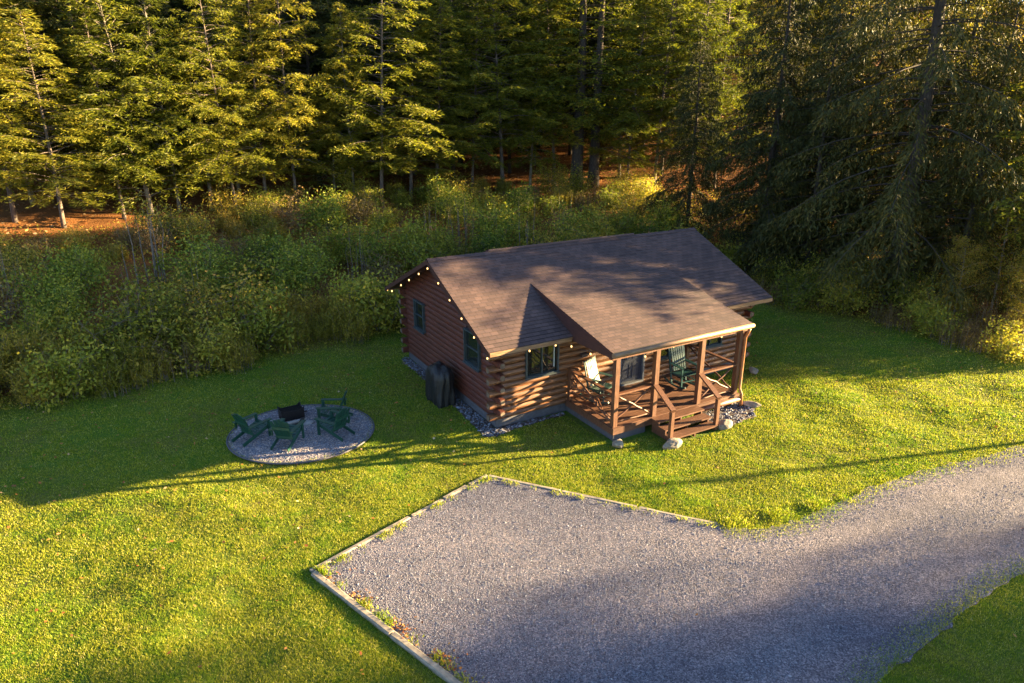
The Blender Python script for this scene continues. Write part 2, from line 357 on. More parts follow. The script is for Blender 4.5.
TRK = np.array([(50,21),(22,15.8),(13,13.7),(9.2,12.2),(6.3,10.4),(3.8,8.3),(2.2,6)], float)
def track(x, y):
    best = np.full(np.shape(x), 1e9)
    for a, b in zip(TRK[:-1], TRK[1:]):
        d = b-a; t = np.clip(((x-a[0])*d[0]+(y-a[1])*d[1])/(d@d), 0, 1); best = np.minimum(best, np.hypot(x-(a[0]+t*d[0]), y-(a[1]+t*d[1])))
    wob_ = .12*np.sin(x*.9+y*.5); return np.exp(-((best+wob_-.78)/.34)**2)
def ragged(P, amp=.05, step=.15, skip=0):
    out = []
    for k, (a, b) in enumerate(zip(P, P[1:]+P[:1])):
        a = np.array(a, float); b = np.array(b, float); L = np.linalg.norm(b-a); n = max(1, int(L/step)); nv = np.array([-(b-a)[1], (b-a)[0]])/L
        for t in np.arange(n)/n:
            out.append(a+(b-a)*t + nv*(rng.normal()*amp if k >= skip else 0))
    return out
def sheet(name, P, z, m, thick=.03):
    mb = MB(); P = np.array(P); n = len(P); V = np.concatenate([np.c_[P, np.full(n, z)], np.c_[P, np.full(n, z-thick)]])
    mb.add(V, np.array([[n+i, n+(i+1)%n, (i+1)%n, i] for i in range(n)])); 
    f = np.array([list(range(n))]); A = sum(P[i][0]*P[(i+1)%n][1]-P[(i+1)%n][0]*P[i][1] for i in range(n))
    mb.F.append((f if A > 0 else f[:, ::-1], 0, np.array([.5]), False))
    return mb.build(name, m)
tag(sheet('gravel_drive', ragged(DRIVE, .03, .2, 3), .022, M['gravel']), kind='structure')
an = np.arange(72)/72*2*np.pi
tag(sheet('gravel_patio', [(RC[0]+RR[0]*math.cos(t), RC[1]+RR[1]*math.sin(t)) for t in an], .03, M['patio'], .05), kind='structure')
tag(sheet('stone_drip_strip', ragged(STRIPP, .05, .15), .016, M['strip']), kind='structure')
tag(sheet('stony_soil', ragged(STRIP2, .05, .15), .016, M['strip']), kind='structure')

# thin edging round the fire pit circle
mb = MB(); mb.tube([(RC[0]+RR[0]*1.012*math.cos(t), RC[1]+RR[1]*1.012*math.sin(t), .035) for t in np.linspace(0, 2*np.pi, 73)], .022, 6, cap=False)
tag(mb.build('edging_strip', M['foundation']), 'thin grey edging strip curving round the gravel fire pit circle', 'edging')

# ------------------------------------------------------------------ the log cabin (local frame: x along the front, y to the back)
cabin = empty('log_cabin', (*HO, 0), HA, 'small brown log cabin with shingle roof and a railed front porch', 'cabin')
CL, CW, HE, HR, OG, OE = 9.24, 6.256, 2.43, 4.071, .479, .554
SL = (HR-HE)/(CW/2+OE)
def mainz(v): return HE + SL*(v+OE) if v < CW/2 else HE + SL*(CW+OE-v)
P0, P1, PD, FZ = 2.227, 6.72, 2.17, .40
mb = MB()
mb.bx(.03, CL-.03, .03, .2, -.3, .25); mb.bx(.03, CL-.03, CW-.2, CW-.03, -.3, .25); mb.bx(.03, .2, .2, CW-.2, -.3, .25); mb.bx(CL-.2, CL-.03, .2, CW-.2, -.3, .25)
mb.bx(P0+.06, 3.35, -PD+.05, -PD+.17, -.3, .22); mb.bx(P0+.06, P0+.18, -PD+.17, .03, -.3, .22); mb.bx(5.2, P1-.06, -PD+.35, -PD+.45, -.3, .2); mb.bx(P1-.18, P1-.06, -PD+.45, .03, -.3, .2)
mb.build('foundation', M['foundation'], cabin)
CH = .17
prof = np.array([(.14,0),(.015,0),(-.03,.02),(-.055,.06),(-.06,.085),(-.055,.11),(-.03,.15),(.015,CH),(.14,CH)])
def log_run(mb, axis, base, sgn, z, a, b, lim=None, flat=1.0):
    """one log course, its round face towards -sgn; lim(z) narrows it under the roof slope"""
    P = prof.copy(); P[:,0] = np.where(P[:,0] < .015, .015+(P[:,0]-.015)*flat, P[:,0]); P[:,0] = base + sgn*P[:,0]; P[:,1] += z
    A = np.full(len(P), a, float); B = np.full(len(P), b, float)
    if lim is not None:
        for k, zz in enumerate(P[:,1]): lo, hi = lim(zz); A[k] = max(A[k], lo); B[k] = min(B[k], hi)
        if (B-A).max() < .05: return
        B = np.maximum(B, A+.005)
    mb.prism(P, A, B, axis)
def cut(a, b, z, holes):
    iv = [(a, b)]
    for h0, h1, z0, z1 in holes:
        if z+CH > z0+.03 and z < z1-.03:
            iv = [q for s, e in iv for q in ((s, min(e, h0)), (max(s, h1), e)) if q[1]-q[0] > .02]
    return iv
FRONT_H = [(.93,1.89,1.33,2.13), (4.06,5.0,FZ-.1,2.38), (5.5,6.42,.98,1.95), (7.2,8.12,1.02,1.98)]
GAB_H = [(.83,1.64,1.44,2.34), (4.60,5.28,1.42,2.28)]
front = MB(); back = MB(); left = MB(); right = MB(); ends = MB()
for k in range(14):
    z = .25 + k*CH; odd = k % 2
    e = .20 if k % 2 == 0 else -.10
    for a, b in cut(-e, CL+e, z, FRONT_H): log_run(front, 0, 0, 1, z, a, b)
    log_run(back, 0, CW, -1, z, -e, CW*0+CL+e)
    lim = None
    e2 = .26 if odd and k < 12 else .0
    for a, b in cut(-e2 + .001, CW+e2, z, GAB_H): log_run(left, 1, 0, 1, z, max(a, -e2) if e2 else max(a, .141), b if e2 else min(b, CW-.141), None, .45)
    log_run(right, 1, CL, -1, z, -e2 if e2 else .141, CW+e2 if e2 else CW-.141)
    if odd and k < 12:
        for u in (.07, CL-.07):
            for v in (-.265, CW+.265): ends = MB(); ends.tube([(u, v-.004, z+.085), (u, v+.004, z+.085)], .07, 12); ends.build('log_end', M['log_end'], cabin)
    elif not odd:
        for u in (-.205, CL+.205):
            for v in (.045, CW-.045): ends = MB(); ends.tube([(u-.004, v, z+.085), (u+.004, v, z+.085)], .075, 12); ends.build('log_end', M['log_end'], cabin)
for k in range(14, 24):
    z = .25 + k*CH
    lim = lambda zz: ((zz+.10-HE)/SL-OE, CW+OE-(zz+.10-HE)/SL)
    if z < HR-.2:
        log_run(left, 1, 0, 1, z, -.3, CW+.3, lim, .45); log_run(right, 1, CL, -1, z, -.3, CW+.3, lim)
fw = front.build('wall', M['log'], cabin); fw['label'] = 'front log wall under the porch roof'
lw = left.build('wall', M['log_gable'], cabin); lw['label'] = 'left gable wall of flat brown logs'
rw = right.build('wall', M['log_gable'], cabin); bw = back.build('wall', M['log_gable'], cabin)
# roof
def roof_plane(mb, u0, u1, v0, z0, v1, z1, th=.10):
    """stepped shingle courses over a slab, eave (v0,z0) to ridge (v1,z1)"""
    d = np.array([v1-v0, z1-z0]); Ls = np.linalg.norm(d); d /= Ls; nn = np.array([-d[1], d[0]]);
    if nn[1] < 0: nn = -nn
    n = max(2, round(Ls/.14)); pts = []
    for k in range(n):
        a = Ls*k/n; b = Ls*(k+1)/n
        pts += [d*a+nn*.013, d*b+nn*.002]
    pts = [np.array([v0, z0])-nn*.03 + nn*0] + [np.array([v0, z0])+p-nn*.013 for p in pts]
    V = []
    for u in (u0, u1):
        V += [(u, p[0], p[1]) for p in pts]
    m = len(pts); mb.add(V, [(i, i+1, m+i+1, m+i) if (v1 > v0) ^ True else (m+i, m+i+1, i+1, i) for i in range(m-1)])
def roof_slab(mb, u0, u1, v0, z0, v1, z1, top=.02, th=.10):
    d = np.array([v1-v0, z1-z0]); d /= np.linalg.norm(d); nn = np.array([-d[1], d[0]]); nn = nn if nn[1] > 0 else -nn
    a = np.array([v0, z0]); b = np.array([v1, z1])
    mb.prism([a-nn*top, b-nn*top, b-nn*th, a-nn*th], u0, u1, 0)
roof = MB()
roof_slab(roof, -OG+.03, CL+OG-.03, -OE+.03, HE+.012, CW/2, HR); roof_slab(roof, -OG+.03, CL+OG-.03, CW+OE-.03, HE+.012, CW/2, HR)
ro = roof.build('roof', M['darktrim'], cabin)
def shuv(v0):
    return lambda V: np.stack([V[:,0], (V[:,1]-v0)*1.08], 1)
sh = MB(); roof_plane(sh, -OG, CL+OG, -OE, HE, CW/2, HR); o = sh.build('shingles', M['shingle'], ro, shuv(-OE))
sh = MB(); roof_plane(sh, -OG, CL+OG, CW+OE, HE, CW/2, HR); sh.build('shingles', M['shingle'], ro, shuv(CW+OE))
cap = MB()
for k in range(34):
    u = -OG + k*.30
    cap.add([(u,CW/2-.13,HR-.045),(u+.31,CW/2-.13,HR-.05),(u+.31,CW/2,HR+.012),(u,CW/2,HR+.022),(u+.31,CW/2+.13,HR-.05),(u,CW/2+.13,HR-.045)], [(0,1,2,3),(3,2,4,5)])
cap.build('ridge_cap', M['shingle'], ro, lambda V: V[:,:2])
rv = MB(); rv.prism([(CW/2-.02,HR+.02),(CW/2+.20,HR-.06),(CW/2+.20,HR+.015),(CW/2+.0,HR+.075)], 1.5, 7.0, 0); rv.build('ridge_vent', M['darktrim'], ro)
for u in (-OG-.004, CL+OG-.026):      # rake boards
    for s in (0, 1):
        v0, v1 = (-OE, CW/2) if s == 0 else (CW/2, CW+OE); z0, z1 = (HE, HR) if s == 0 else (HR, HE)
        fa = MB(); fa.prism([(v0,z0-.015),(v1,z1-.015),(v1,z1-.15),(v0,z0-.15)], u, u+.03, 0); fa.build('rake_board', M['darktrim'], ro)
for a, b, v in ((-OG+.03, P0-.22, -OE-.012), (P1+.2, CL+OG-.03, -OE-.012), (-OG+.03, CL+OG-.03, CW+OE-.018)):
    ea = MB(); ea.bx(a, b, v, v+.03, HE-.13, HE-.018); ea.build('eave_board', M['trim'], ro)
# porch roof
PU0, PU1, PV, PZ, VJ = 2.04, 6.88, -2.24, 2.50, 1.60
pr = MB(); roof_slab(pr, PU0+.03, PU1-.03, PV+.02, PZ, VJ, mainz(VJ), .02, .08)
po = pr.build('porch_roof', M['darktrim'], cabin)
sh = MB(); roof_plane(sh, PU0, PU1, PV, PZ, VJ+.04, mainz(VJ)+.012); sh.build('shingles', M['shingle'], po, shuv(PV))
for u in (PU0-.005, PU1-.03):
    sp = MB(); sp.prism([(PV+.02,PZ-.012),(VJ,mainz(VJ)-.004),(-OE,HE+.005),(-OE+.02,2.30),(PV+.02,2.34)], u, u+.035, 0); sp.build('side_panel', M['darktrim'], po)
bm_ = MB(); bm_.tube([(PU0-.01, PV-.035, PZ-.07), (PU1+.02, PV-.035, PZ-.07)], .062, 10); bm_.build('eave_log', M['trim'], po)
bm_ = MB(); bm_.bx(PU0+.06, PU1-.06, -PD+.0, -PD+.14, 2.26, 2.42); bm_.build('beam', M['post'], cabin)
# porch floor
pf = MB(); n = 16
for k in range(n):
    v = -PD + k*(PD-.065)/n; pf.bx(P0+.002*(k%2), P1-.002*(k%3), v+.004, v+(PD-.065)/n-.004, FZ-.035, FZ+.0015*(k%3))
fl = pf.build('porch_floor', M['deck'], cabin)
rj = MB(); rj.bx(P0-.02, P1+.02, -PD-.035, -PD-.002, FZ-.19, FZ-.01); rj.bx(P0-.035, P0-.002, -PD-.002, -.07, FZ-.19, FZ-.01); rj.bx(P1+.002, P1+.035, -PD-.002, -.07, FZ-.26, FZ-.01)
rj.tube([(5.15, -PD-.09, FZ-.14), (P1, -PD-.09, FZ-.14)], .075, 10)
rj.build('rim_board', M['deck'], cabin)
posts = [(P0+.07,-PD+.07),(3.60,-PD+.07),(5.19,-PD+.07),(P1-.10,-PD+.07)]
for k, (u, v) in enumerate(posts):
    m = MB(); m.box((u, v, (FZ+2.26)/2+.002), (.13,.13,2.26-FZ-.004)); m.build('porch_post', M['post'], cabin)
m = MB(); m.box((P0+.07, -.135, FZ+.46), (.12,.12,.92)); m.build('railing_post', M['post'], cabin)
m = MB(); m.box((P1-.10, -.135, FZ+.46), (.12,.12,.92)); m.build('railing_post', M['post'], cabin)
RZ = FZ+.88
def wob(a, b, amp, n=8, seed=0):
    r = np.random.default_rng(seed); t = np.linspace(0, 1, n)[:,None]; a = np.array(a, float); b = np.array(b, float)
    off = r.normal(size=(n, 3))*amp; off[0] = off[-1] = 0; return a + (b-a)*t + off
def railing(a, b, seed, twigs=False):
    a = np.array(a); b = np.array(b); d = nrm(b-a); a = a + d*.066; b = b - d*.066
    A = lambda z: (a[0], a[1], z); B = lambda z: (b[0], b[1], z)
    h = MB(); h.bar(A(RZ), B(RZ), .10, .045); ho = h.build('railing', M['post'], cabin)
    br = MB(); br.tube(wob(A(RZ-.05), B(FZ+.08), .012, 8, seed), .028, 7); br.build('brace', M['post'], ho)
    off = np.array([-d[1], d[0], 0])*.06
    br = MB(); br.tube(wob(np.array(A(FZ+.08))+off, np.array(B(RZ-.05))+off, .012, 8, seed+1), .028, 7); br.build('brace', M['post'], ho)
    br = MB(); br.tube(wob(A(FZ+.10), B(FZ+.10), .006, 6, seed+5), .022, 7); br.build('bottom_rail', M['post'], ho)
    if twigs:
        for q in range(3):
            br = MB(); z1, z2 = ((.35,.62),(.62,.22),(.2,.5))[q]
            br.tube(wob(A(FZ+z1), B(FZ+z2), .05, 9, seed+9+q), np.linspace(.026,.016,9), 6); br.build('branch_rail', M['post'], ho)
railing(posts[0], posts[1], 1); railing(posts[2], posts[3], 3)
railing((P0+.07,-.135), posts[0], 5, True); railing((P1-.10,-.135), posts[3], 7)
# stairs
st = MB()
for u in (3.52, 4.28, 5.02): st.prism([(-PD-.04,0),(-PD-.04,FZ-.04),(-PD-.30,FZ-.04),(-PD-.30,.24),(-PD-.56,.24),(-PD-.56,.11),(-PD-.84,.11),(-PD-.84,0)], u-.02, u+.02, 0)
so = st.build('stair', M['deck'], cabin)
for k, (z, v) in enumerate(((FZ-.02,-PD-.19), (.262,-PD-.46), (.13,-PD-.72))):
    m = MB(); m.box((4.27, v, z), (1.62,.29,.038)); m.build('tread', M['deck'], so)
for u, pu in ((3.47,3.60),(5.07,5.19)):
    m = MB(); m.box((u, -PD-.78, .44), (.10,.10,.88)); no = m.build('newel_post', M['post'], cabin)
    m = MB(); m.bar((pu-.02, -PD+.02, RZ+.02), (u, -PD-.82, .92), .15, .05); m.build('stair_handrail', M['post'], cabin)
# downspout
m = MB(); m.tube([(P1+.06,PV-.03,2.36),(P1+.05,PV-.0,2.24),(P1+.0,-PD-.035,2.1),(P1+.0,-PD-.035,FZ+.16),(P1+.0,-PD-.13,FZ+.0),(P1+.0,-PD-.15,.06)], .042, 10)
m.build('downspout', M['pipe'], cabin)
# windows: frame in the wall opening, pane set back
def window(axis, base, a, b, z0, z1, split='v', light=False):
    f = MB(); w = .05; o = -.085; d = .12
    def bx(m, s0, s1, q0, q1, zz0, zz1, mi=0):
        if axis == 0: m.bx(s0, s1, base+q0, base+q1, zz0, zz1, mi)
        else: m.bx(base+q0, base+q1, s0, s1, zz0, zz1, mi)
    bx(f, a-w, a, o, d, z0-w, z1+w); bx(f, b, b+w, o, d, z0-w, z1+w); bx(f, a, b, o, d, z0-w, z0); bx(f, a, b, o, d, z1, z1+w)
    bx(f, a-w-.03, b+w+.03, o-.03, o-.002, z0-w-.02, z0-w+.02)
    if split == 'h': bx(f, (a+b)/2-.015, (a+b)/2+.015, -.05, -.015, z0+.001, z1-.001)
    else: bx(f, a+.001, b-.001, -.05, -.015, (z0+z1)/2-.015, (z0+z1)/2+.015)
    fo = f.build('window', M['frame'], cabin)
    p = MB(); bx(p, a+.001, b-.001, -.012, 0, z0+.001, z1-.001); p.build('pane', M['glass'], fo)
    if light:
        c = MB(); s = a+.08 if axis == 1 else b-.10; bx(c, s, s+.02, -.045, -.013, z0+.12, z1-.08); c.build('sash_strip', M['curtain'], fo)
for a, b, z0, z1 in GAB_H: window(1, 0, a, b, z0, z1, 'v', False)
for k in (0, 2, 3): window(0, 0, *FRONT_H[k], 'h', k == 0)
# door
f = MB(); d0, d1 = 4.06, 5.0
f.bx(d0, d0+.06, -.09, .1, FZ, 2.38); f.bx(d1-.06, d1, -.09, .1, FZ, 2.38); f.bx(d0+.06, d1-.06, -.09, .1, 2.32, 2.38); f.bx(d0+.06, d1-.06, -.14, .1, FZ+.002, FZ+.05)
f.build('door_frame', M['frame_light'], cabin)
f = MB(); f.bx(d0+.062, d1-.062, -.02, .03, FZ+.052, 2.318)
cx = (d0+d1)/2
for s in (-1, 1):
    for z0, z1 in ((.15,.62),(.75,1.25),(1.35,1.78)):
        u0, u1 = sorted((cx+s*.05, cx+s*.34))
        f.bx(u0, u1, -.034, -.021, FZ+z0, FZ+z0+.03); f.bx(u0, u1, -.034, -.021, FZ+z1-.03, FZ+z1)
        f.bx(u0, u0+.03, -.034, -.021, FZ+z0+.03, FZ+z1-.03); f.bx(u1-.03, u1, -.034, -.021, FZ+z0+.03, FZ+z1-.03)
do = f.build('door', M['door'], cabin)
h = MB(); h.tube([(d0+.13,-.03,FZ+.98),(d0+.13,-.09,FZ+.98)], [.02,.03], 10); h.build('handle', M['metal'], do)
m = MB(); m.tube([(5.22,-.07,1.72),(5.22,-.12,1.72),(5.22,-.16,1.78),(5.22,-.16,1.92)], [.05,.03,.05,.04], 10); m.build('wall_lamp', M['vent'], cabin)
m = MB(); m.box((2.75,-.09,1.63), (.20,.08,.11)); m.box((2.75,-.14,1.66), (.22,.05,.03)); m.build('wall_vent', M['vent'], cabin)
m = MB(); m.tube([(4.5,.45,mainz(.45)+.3),(4.5,.45,mainz(.45)+.36)], .03, 8); 
# string lights
bulbs = [(-.43,6.70,2.36),(-.45,6.21,2.43),(-.45,5.35,2.82),(-.45,4.64,3.14),(-.45,3.84,3.50),(-.45,3.16,3.80),(-.45,2.44,3.53),(-.45,1.72,3.22),(-.45,1.01,2.89),(-.45,.3,2.58),(-.45,-.42,2.24),
         (.73,-.5,2.25),(1.53,-.5,2.26),(2.0,-.55,2.16),(2.0,-1.4,2.22),(2.62,-2.0,2.24),(3.30,-2.0,2.10),(4.25,-2.0,2.2),(5.0,-2.0,2.22),(6.0,-2.0,2.18)]
m = MB(); pts = []
for a, b in zip(bulbs[:-1], bulbs[1:]):
    a = np.array(a)+(0,0,.06); b = np.array(b)+(0,0,.06)
    for t in np.linspace(0, 1, 7)[:-1]: pts.append(a+(b-a)*t-(0,0,.05*4*t*(1-t)))
pts.append(np.array(bulbs[-1])+(0,0,.06)); m.tube(pts, .006, 4)
for b in bulbs: m.tube([(b[0],b[1],b[2]+.025),(b[0],b[1],b[2]+.065)], .014, 6)
slg = empty('string_lights', (*HO, 0), HA, 'string of small warm bulbs hung under the cabin eaves and gable', 'string lights')
m.build('cord', M['cord'], slg)
for b in bulbs:
    m = MB(); m.tube([(b[0],b[1],b[2]+z) for z in (-.036,-.028,-.01,.01,.026)], [.004,.016,.023,.019,.009], 8); m.build('bulb', M['bulb'], slg)

# ------------------------------------------------------------------ landscaping timbers
def timber(a, b, w, label, dz=0):
    L = math.dist(a, b); n = 9; r = np.random.default_rng(int(abs(a[0]*100+b[1]*37)))
    ro_ = empty('landscape_timber', ((a[0]+b[0])/2, (a[1]+b[1])/2, 0), math.atan2(b[1]-a[1], b[0]-a[0]))
    m = MB(); xs = np.linspace(-L/2, L/2, n); pr_ = [(-.055,-.03),(-.055,.03),(-.035,.048),(.035,.048),(.055,.03),(.055,-.03)]
    V = [(x+r.normal()*.004, y*w+r.normal()*.003, z+dz+r.normal()*.003) for x in xs for y, z in pr_]
    m.add(V, [(i*6+j, i*6+(j+1)%6, (i+1)*6+(j+1)%6, (i+1)*6+j) for i in range(n-1) for j in range(6)])
    m.F.append((np.array([[0,1,2,3,4,5]]), 0, np.array([.5]), False)); m.F.append((np.array([[5,4,3,2,1,0]])+(n-1)*6, 0, np.array([.5]), False))
    COL.objects.unlink(ro_); bpy.data.objects.remove(ro_)
    o = m.build('landscape_timber', M['timber']); o.location = ((a[0]+b[0])/2, (a[1]+b[1])/2, 0); o.rotation_euler = (0, 0, math.atan2(b[1]-a[1], b[0]-a[0]))
    tag(o, label, 'timber', 'timbers edging the gravel parking pad')
def lerp(a, b, t): return (a[0]+(b[0]-a[0])*t, a[1]+(b[1]-a[1])*t)
timber(lerp(TA,TB,.0), lerp(TA,TB,.50), 1, 'longest weathered timber on the left rear edge of the gravel pad, touching its left corner')
timber(lerp(TA,TB,.52), lerp(TA,TB,.70), 1, 'short grey timber on the left rear edge of the gravel pad, partly grown over', -.015)
timber(lerp(TA,TB,.715), lerp(TA,TB,.86), 1.05, 'short pale timber lying just below the one at the pad\'s rear corner')
timber(lerp(TA,TB,.88), lerp(TA,TB,1.0), .9, 'shortest timber, ending at the rear corner of the gravel pad', -.01)
timber(lerp(TB,TC,.012), lerp(TB,TC,.34), .9, 'timber running right from the rear corner of the gravel pad', -.01)
timber(lerp(TB,TC,.35), lerp(TB,TC,.67), .9, 'middle timber of the pad edge that faces the porch steps', -.015)
timber(lerp(TB,TC,.68), lerp(TB,TC,.99), .9, 'last timber of the pad edge before the drive curves away', -.02)
timber(lerp(TA,TD,.015), lerp(TA,TD,.38), 1.15, 'pale straight timber running toward the viewer from the pad\'s left corner', .01)
timber(lerp(TA,TD,.385), lerp(TA,TD,.74), 1.15, 'pale timber cut by the bottom edge of the photo beside the pad', .01)
timber(lerp(TA,TD,.745), lerp(TA,TD,1.0), 1.15, 'nearest pale timber of the gravel pad, past the bottom edge of the photo', .01)

# ------------------------------------------------------------------ fire pit
fx, fy = -6.08, 17.18
pit = empty('fire_pit', (fx, fy, .03), R(33), 'black steel box fire pit with pointed corners on the gravel circle', 'fire pit')
m = MB(); w, d, h, t = .70, .44, .34, .02
m.bx(-w/2, w/2, -d/2, -d/2+t, .02, h); m.bx(-w/2, w/2, d/2-t, d/2, .02, h); m.bx(-w/2, -w/2+t, -d/2+t, d/2-t, .02, h); m.bx(w/2-t, w/2, -d/2+t, d/2-t, .02, h)
m.bx(-w/2+t, w/2-t, -d/2+t, d/2-t, .03, .05)
for sx in (-1, 1):
    for sy in (-1, 1):
        x = sx*(w/2); y = sy*(d/2); m.prism([(y-sy*.0,h-.001),(y-sy*.09,h-.001),(y,h+.09)][::1], x-.01, x+.01, 0)
        m.prism([(x,h-.001),(x-sx*.10,h-.001),(x,h+.09)], y-.01, y+.01, 1)
m.bar((w/2,-.16,.2), (w/2+.10,-.16,.2), .03, .03); m.bar((-w/2,-.16,.2), (-w/2-.06,-.16,.2), .03, .03)
m.build('fire_box', M['steel'], pit)
m = MB()
for k in range(9): m.bar((-w/2+.03, -d/2+.05+k*.042, h-.03), (w/2-.03, -d/2+.05+k*.042, h-.03), .010, .010)
m.build('grate', M['steel'], pit); pit.scale = (.87, .87, .8)
def rock_mb(r, seed, sq=(1,1,.6), sub=3):
    import bmesh
    b = bmesh.new(); bmesh.ops.create_icosphere(b, subdivisions=sub, radius=1)
    q = np.random.default_rng(seed); dirs = nrm(q.normal(size=(9, 3))); off = .55+.4*q.random(9)
    V = np.array([v.co[:] for v in b.verts]); F = np.array([[v.index for v in f.verts] for f in b.faces]); b.free()
    for dv, o in zip(dirs, off):
        s = V@dv; V = np.where((s > o)[:,None], V-(s-o)[:,None]*dv*.85, V)
    V = V + q.normal(size=V.shape)*.015; V = V*np.array(sq)*r; m = MB(); m.add(V, F, smooth=False); return m
logs = empty('charred_logs', (-5.80, 16.78, .03), R(20), 'charred logs and pale ash beside the black fire pit', 'firewood')
m = MB(); m.tube([(-.28,-.03,.06),(0,.0,.08),(.22,.08,.07)], [.05,.055,.045], 8); m.build('log', M['ash'], logs)
m = MB(); m.tube([(.05,-.14,.05),(.13,.02,.12),(.2,.16,.06)], [.045,.05,.04], 8); m.build('log', M['char'], logs)
m = MB(); m.tube([(-.15,-.12,.04),(.02,-.1,.05),(.12,-.16,.05)], [.035,.04,.03], 8); m.build('log', M['char'], logs)
o = rock_mb(.17, 5, (1.2,.9,.35)).build('ash_heap', M['ash'], logs); o.location = (.22,-.04,.02)
o = rock_mb(.12, 8, (1.3,.9,.4)).build('ash_heap', M['ash'], logs); o.location = (-.2,-.1,.02)

# ------------------------------------------------------------------ adirondack chairs (front towards +x)
def make_adirondack(loc, rz, label):
    c = empty('adirondack_chair', loc, rz, label, 'chair', 'green chairs round the fire pit')
    m = MB()
    for k in range(6):
        t = k/5; x = .40-.50*t; z = .37-.15*t; m.box((x, 0, z), (.078,.52,.022), np.array([[math.cos(.3),0,math.sin(.3)],[0,1,0],[-math.sin(.3),0,math.cos(.3)]]).T @ np.eye(3))
    m.build('seat', M['green'], c)
    m = MB(); 
    for k in range(5):
        y = (k-2)*.112; top = .95-.025*abs(k-2)**1.5; a = np.array([-.12,y*.92,.22]); b = np.array([-.40,y*1.06,top]); m.bar(a, b, .098, .02, up=(1,0,.3))
    m.bar((-.31,-.27,.62), (-.31,.27,.62), .03, .08); m.bar((-.16,-.27,.28), (-.16,.27,.28), .03, .07)
    m.build('backrest', M['green'], c)
    for s in (-1, 1):
        m = MB(); m.box((.40, s*.29, .27), (.09,.03,.54)); m.build('leg', M['green'], c)
        m = MB(); m.bar((.43, s*.26, .34), (-.52, s*.26, .05), .025, .10); m.build('side_rail', M['green'], c)
        m = MB(); m.box((.06, s*.33, .555), (.80,.125,.024)); m.box((-.29, s*.30, .46), (.06,.025,.18)); m.build('armrest', M['green'], c)
    m = MB(); m.box((.435,0,.33), (.02,.58,.09)); m.build('apron', M['green'], c)
    return c
chA = make_adirondack((-6.72,15.95,.03), R(57), 'dark green adirondack chair at the left edge of the gravel circle, facing the fire pit')
chA.scale = (.87,)*3
copy_tree(chA, (-5.72,15.68,.03), R(80), .87, 'dark green adirondack chair seen from behind, nearest the viewer in front of the fire pit')
copy_tree(chA, (-4.62,16.18,.03), R(150), .87, 'dark green adirondack chair right of the fire pit, the nearer of the two there')
copy_tree(chA, (-4.86,17.05,.03), R(181), .87, 'dark green adirondack chair seen side on at the right rear of the gravel circle')
m = MB(); m.bar((-5.30,15.02,.05), (-5.18,15.36,.10), .05, .03, up=(0,0,1)); 

# ------------------------------------------------------------------ rocking chairs (front towards +x)
def rocker(u, v, rz, label, back_mat):
    x, y = hw(u, v); c = empty('rocking_chair', (x, y, FZ+.004), HA+rz, label, 'rocking chair', 'rocking chairs on the porch')
    G = M['green2']
    m = MB()
    for k in range(6): m.box((.22-.085*k, 0, .43-.012*k), (.075,.50,.02))
    m.build('seat', G, c)
    m = MB()
    for k in range(6): y_ = (k-2.5)*.078; m.bar((-.20,y_,.44), (-.42,y_*1.05,1.12), .055, .018, up=(1,0,.3))
    m.bar((-.425,-.25,1.10), (-.425,.25,1.10), .03, .07); m.bar((-.22,-.25,.47), (-.22,.25,.47), .03, .06)
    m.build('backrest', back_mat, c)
    for s in (-1, 1):
        m = MB(); m.bar((-.20,s*.27,.06), (-.44,s*.27,1.14), .035, .045, up=(0,1,0)); m.build('back_post', G, c)
        m = MB(); m.bar((.22,s*.27,.05), (.20,s*.27,.66), .035, .045, up=(0,1,0)); m.build('leg', G, c)
        m = MB(); m.box((-.03,s*.285,.67), (.58,.10,.022)); m.build('armrest', G, c)
        m = MB(); m.bar((.20,s*.27,.20),(-.22,s*.27,.20),.025,.025); m.bar((.21,s*.27,.40),(-.24,s*.27,.38),.025,.05); m.build('side_stretcher', G, c)
        m = MB(); an_ = np.linspace(-.42,.40,13); P_ = [(1.15*math.sin(a_)-.06, s*.27, .035+1.15*(1-math.cos(a_))) for a_ in an_]
        for a_, b_ in zip(P_[:-1], P_[1:]): m.bar(a_, b_, .035, .045, up=(0,0,1))
        m.build('rocker', G, c)
    m = MB(); m.bar((.21,-.26,.22),(.21,.26,.22),.025,.025); m.build('stretcher', G, c)
    return c
rocker(3.02, -.62, R(-68), 'rocking chair with a pale sunlit backrest at the left end of the porch', M['sunlit_pale'])
rocker(5.72, -1.0, R(-92), 'dark teal slatted rocking chair right of the cabin door', M['green2'])

# ------------------------------------------------------------------ covered grill
m = MB(); n = 72; zs = [(0,.98),(.06,1.0),(.3,.96),(.6,.94),(.82,.97),(.93,.92),(1.03,.78),(1.09,.55),(1.12,.25)]
r_ = np.random.default_rng(3); ph = r_.random(6)*6
V = []
for z, s in zs:
    for k in range(n):
        a_ = k/n*2*np.pi; c_, s_ = math.cos(a_), math.sin(a_); p_ = 3.4
        rr = (abs(c_)**p_+abs(s_)**p_)**(-1/p_); f_ = 1 + (.07*math.sin(5*a_+ph[0]+z*3)+.05*math.sin(11*a_+ph[1]-z*4)+.03*math.sin(17*a_+ph[3]+z*7))*min(1, (1.2-z)*1.6)
        sh_ = 1 if z < .8 else 1-(z-.8)*.5*(c_ > 0)
        V.append((.33*rr*c_*s*f_*sh_, .53*rr*s_*s*f_, z+.035*math.sin(3*a_+ph[2])))
F = [(i*n+j, i*n+(j+1)%n, (i+1)*n+(j+1)%n, (i+1)*n+j) for i in range(len(zs)-1) for j in range(n)]
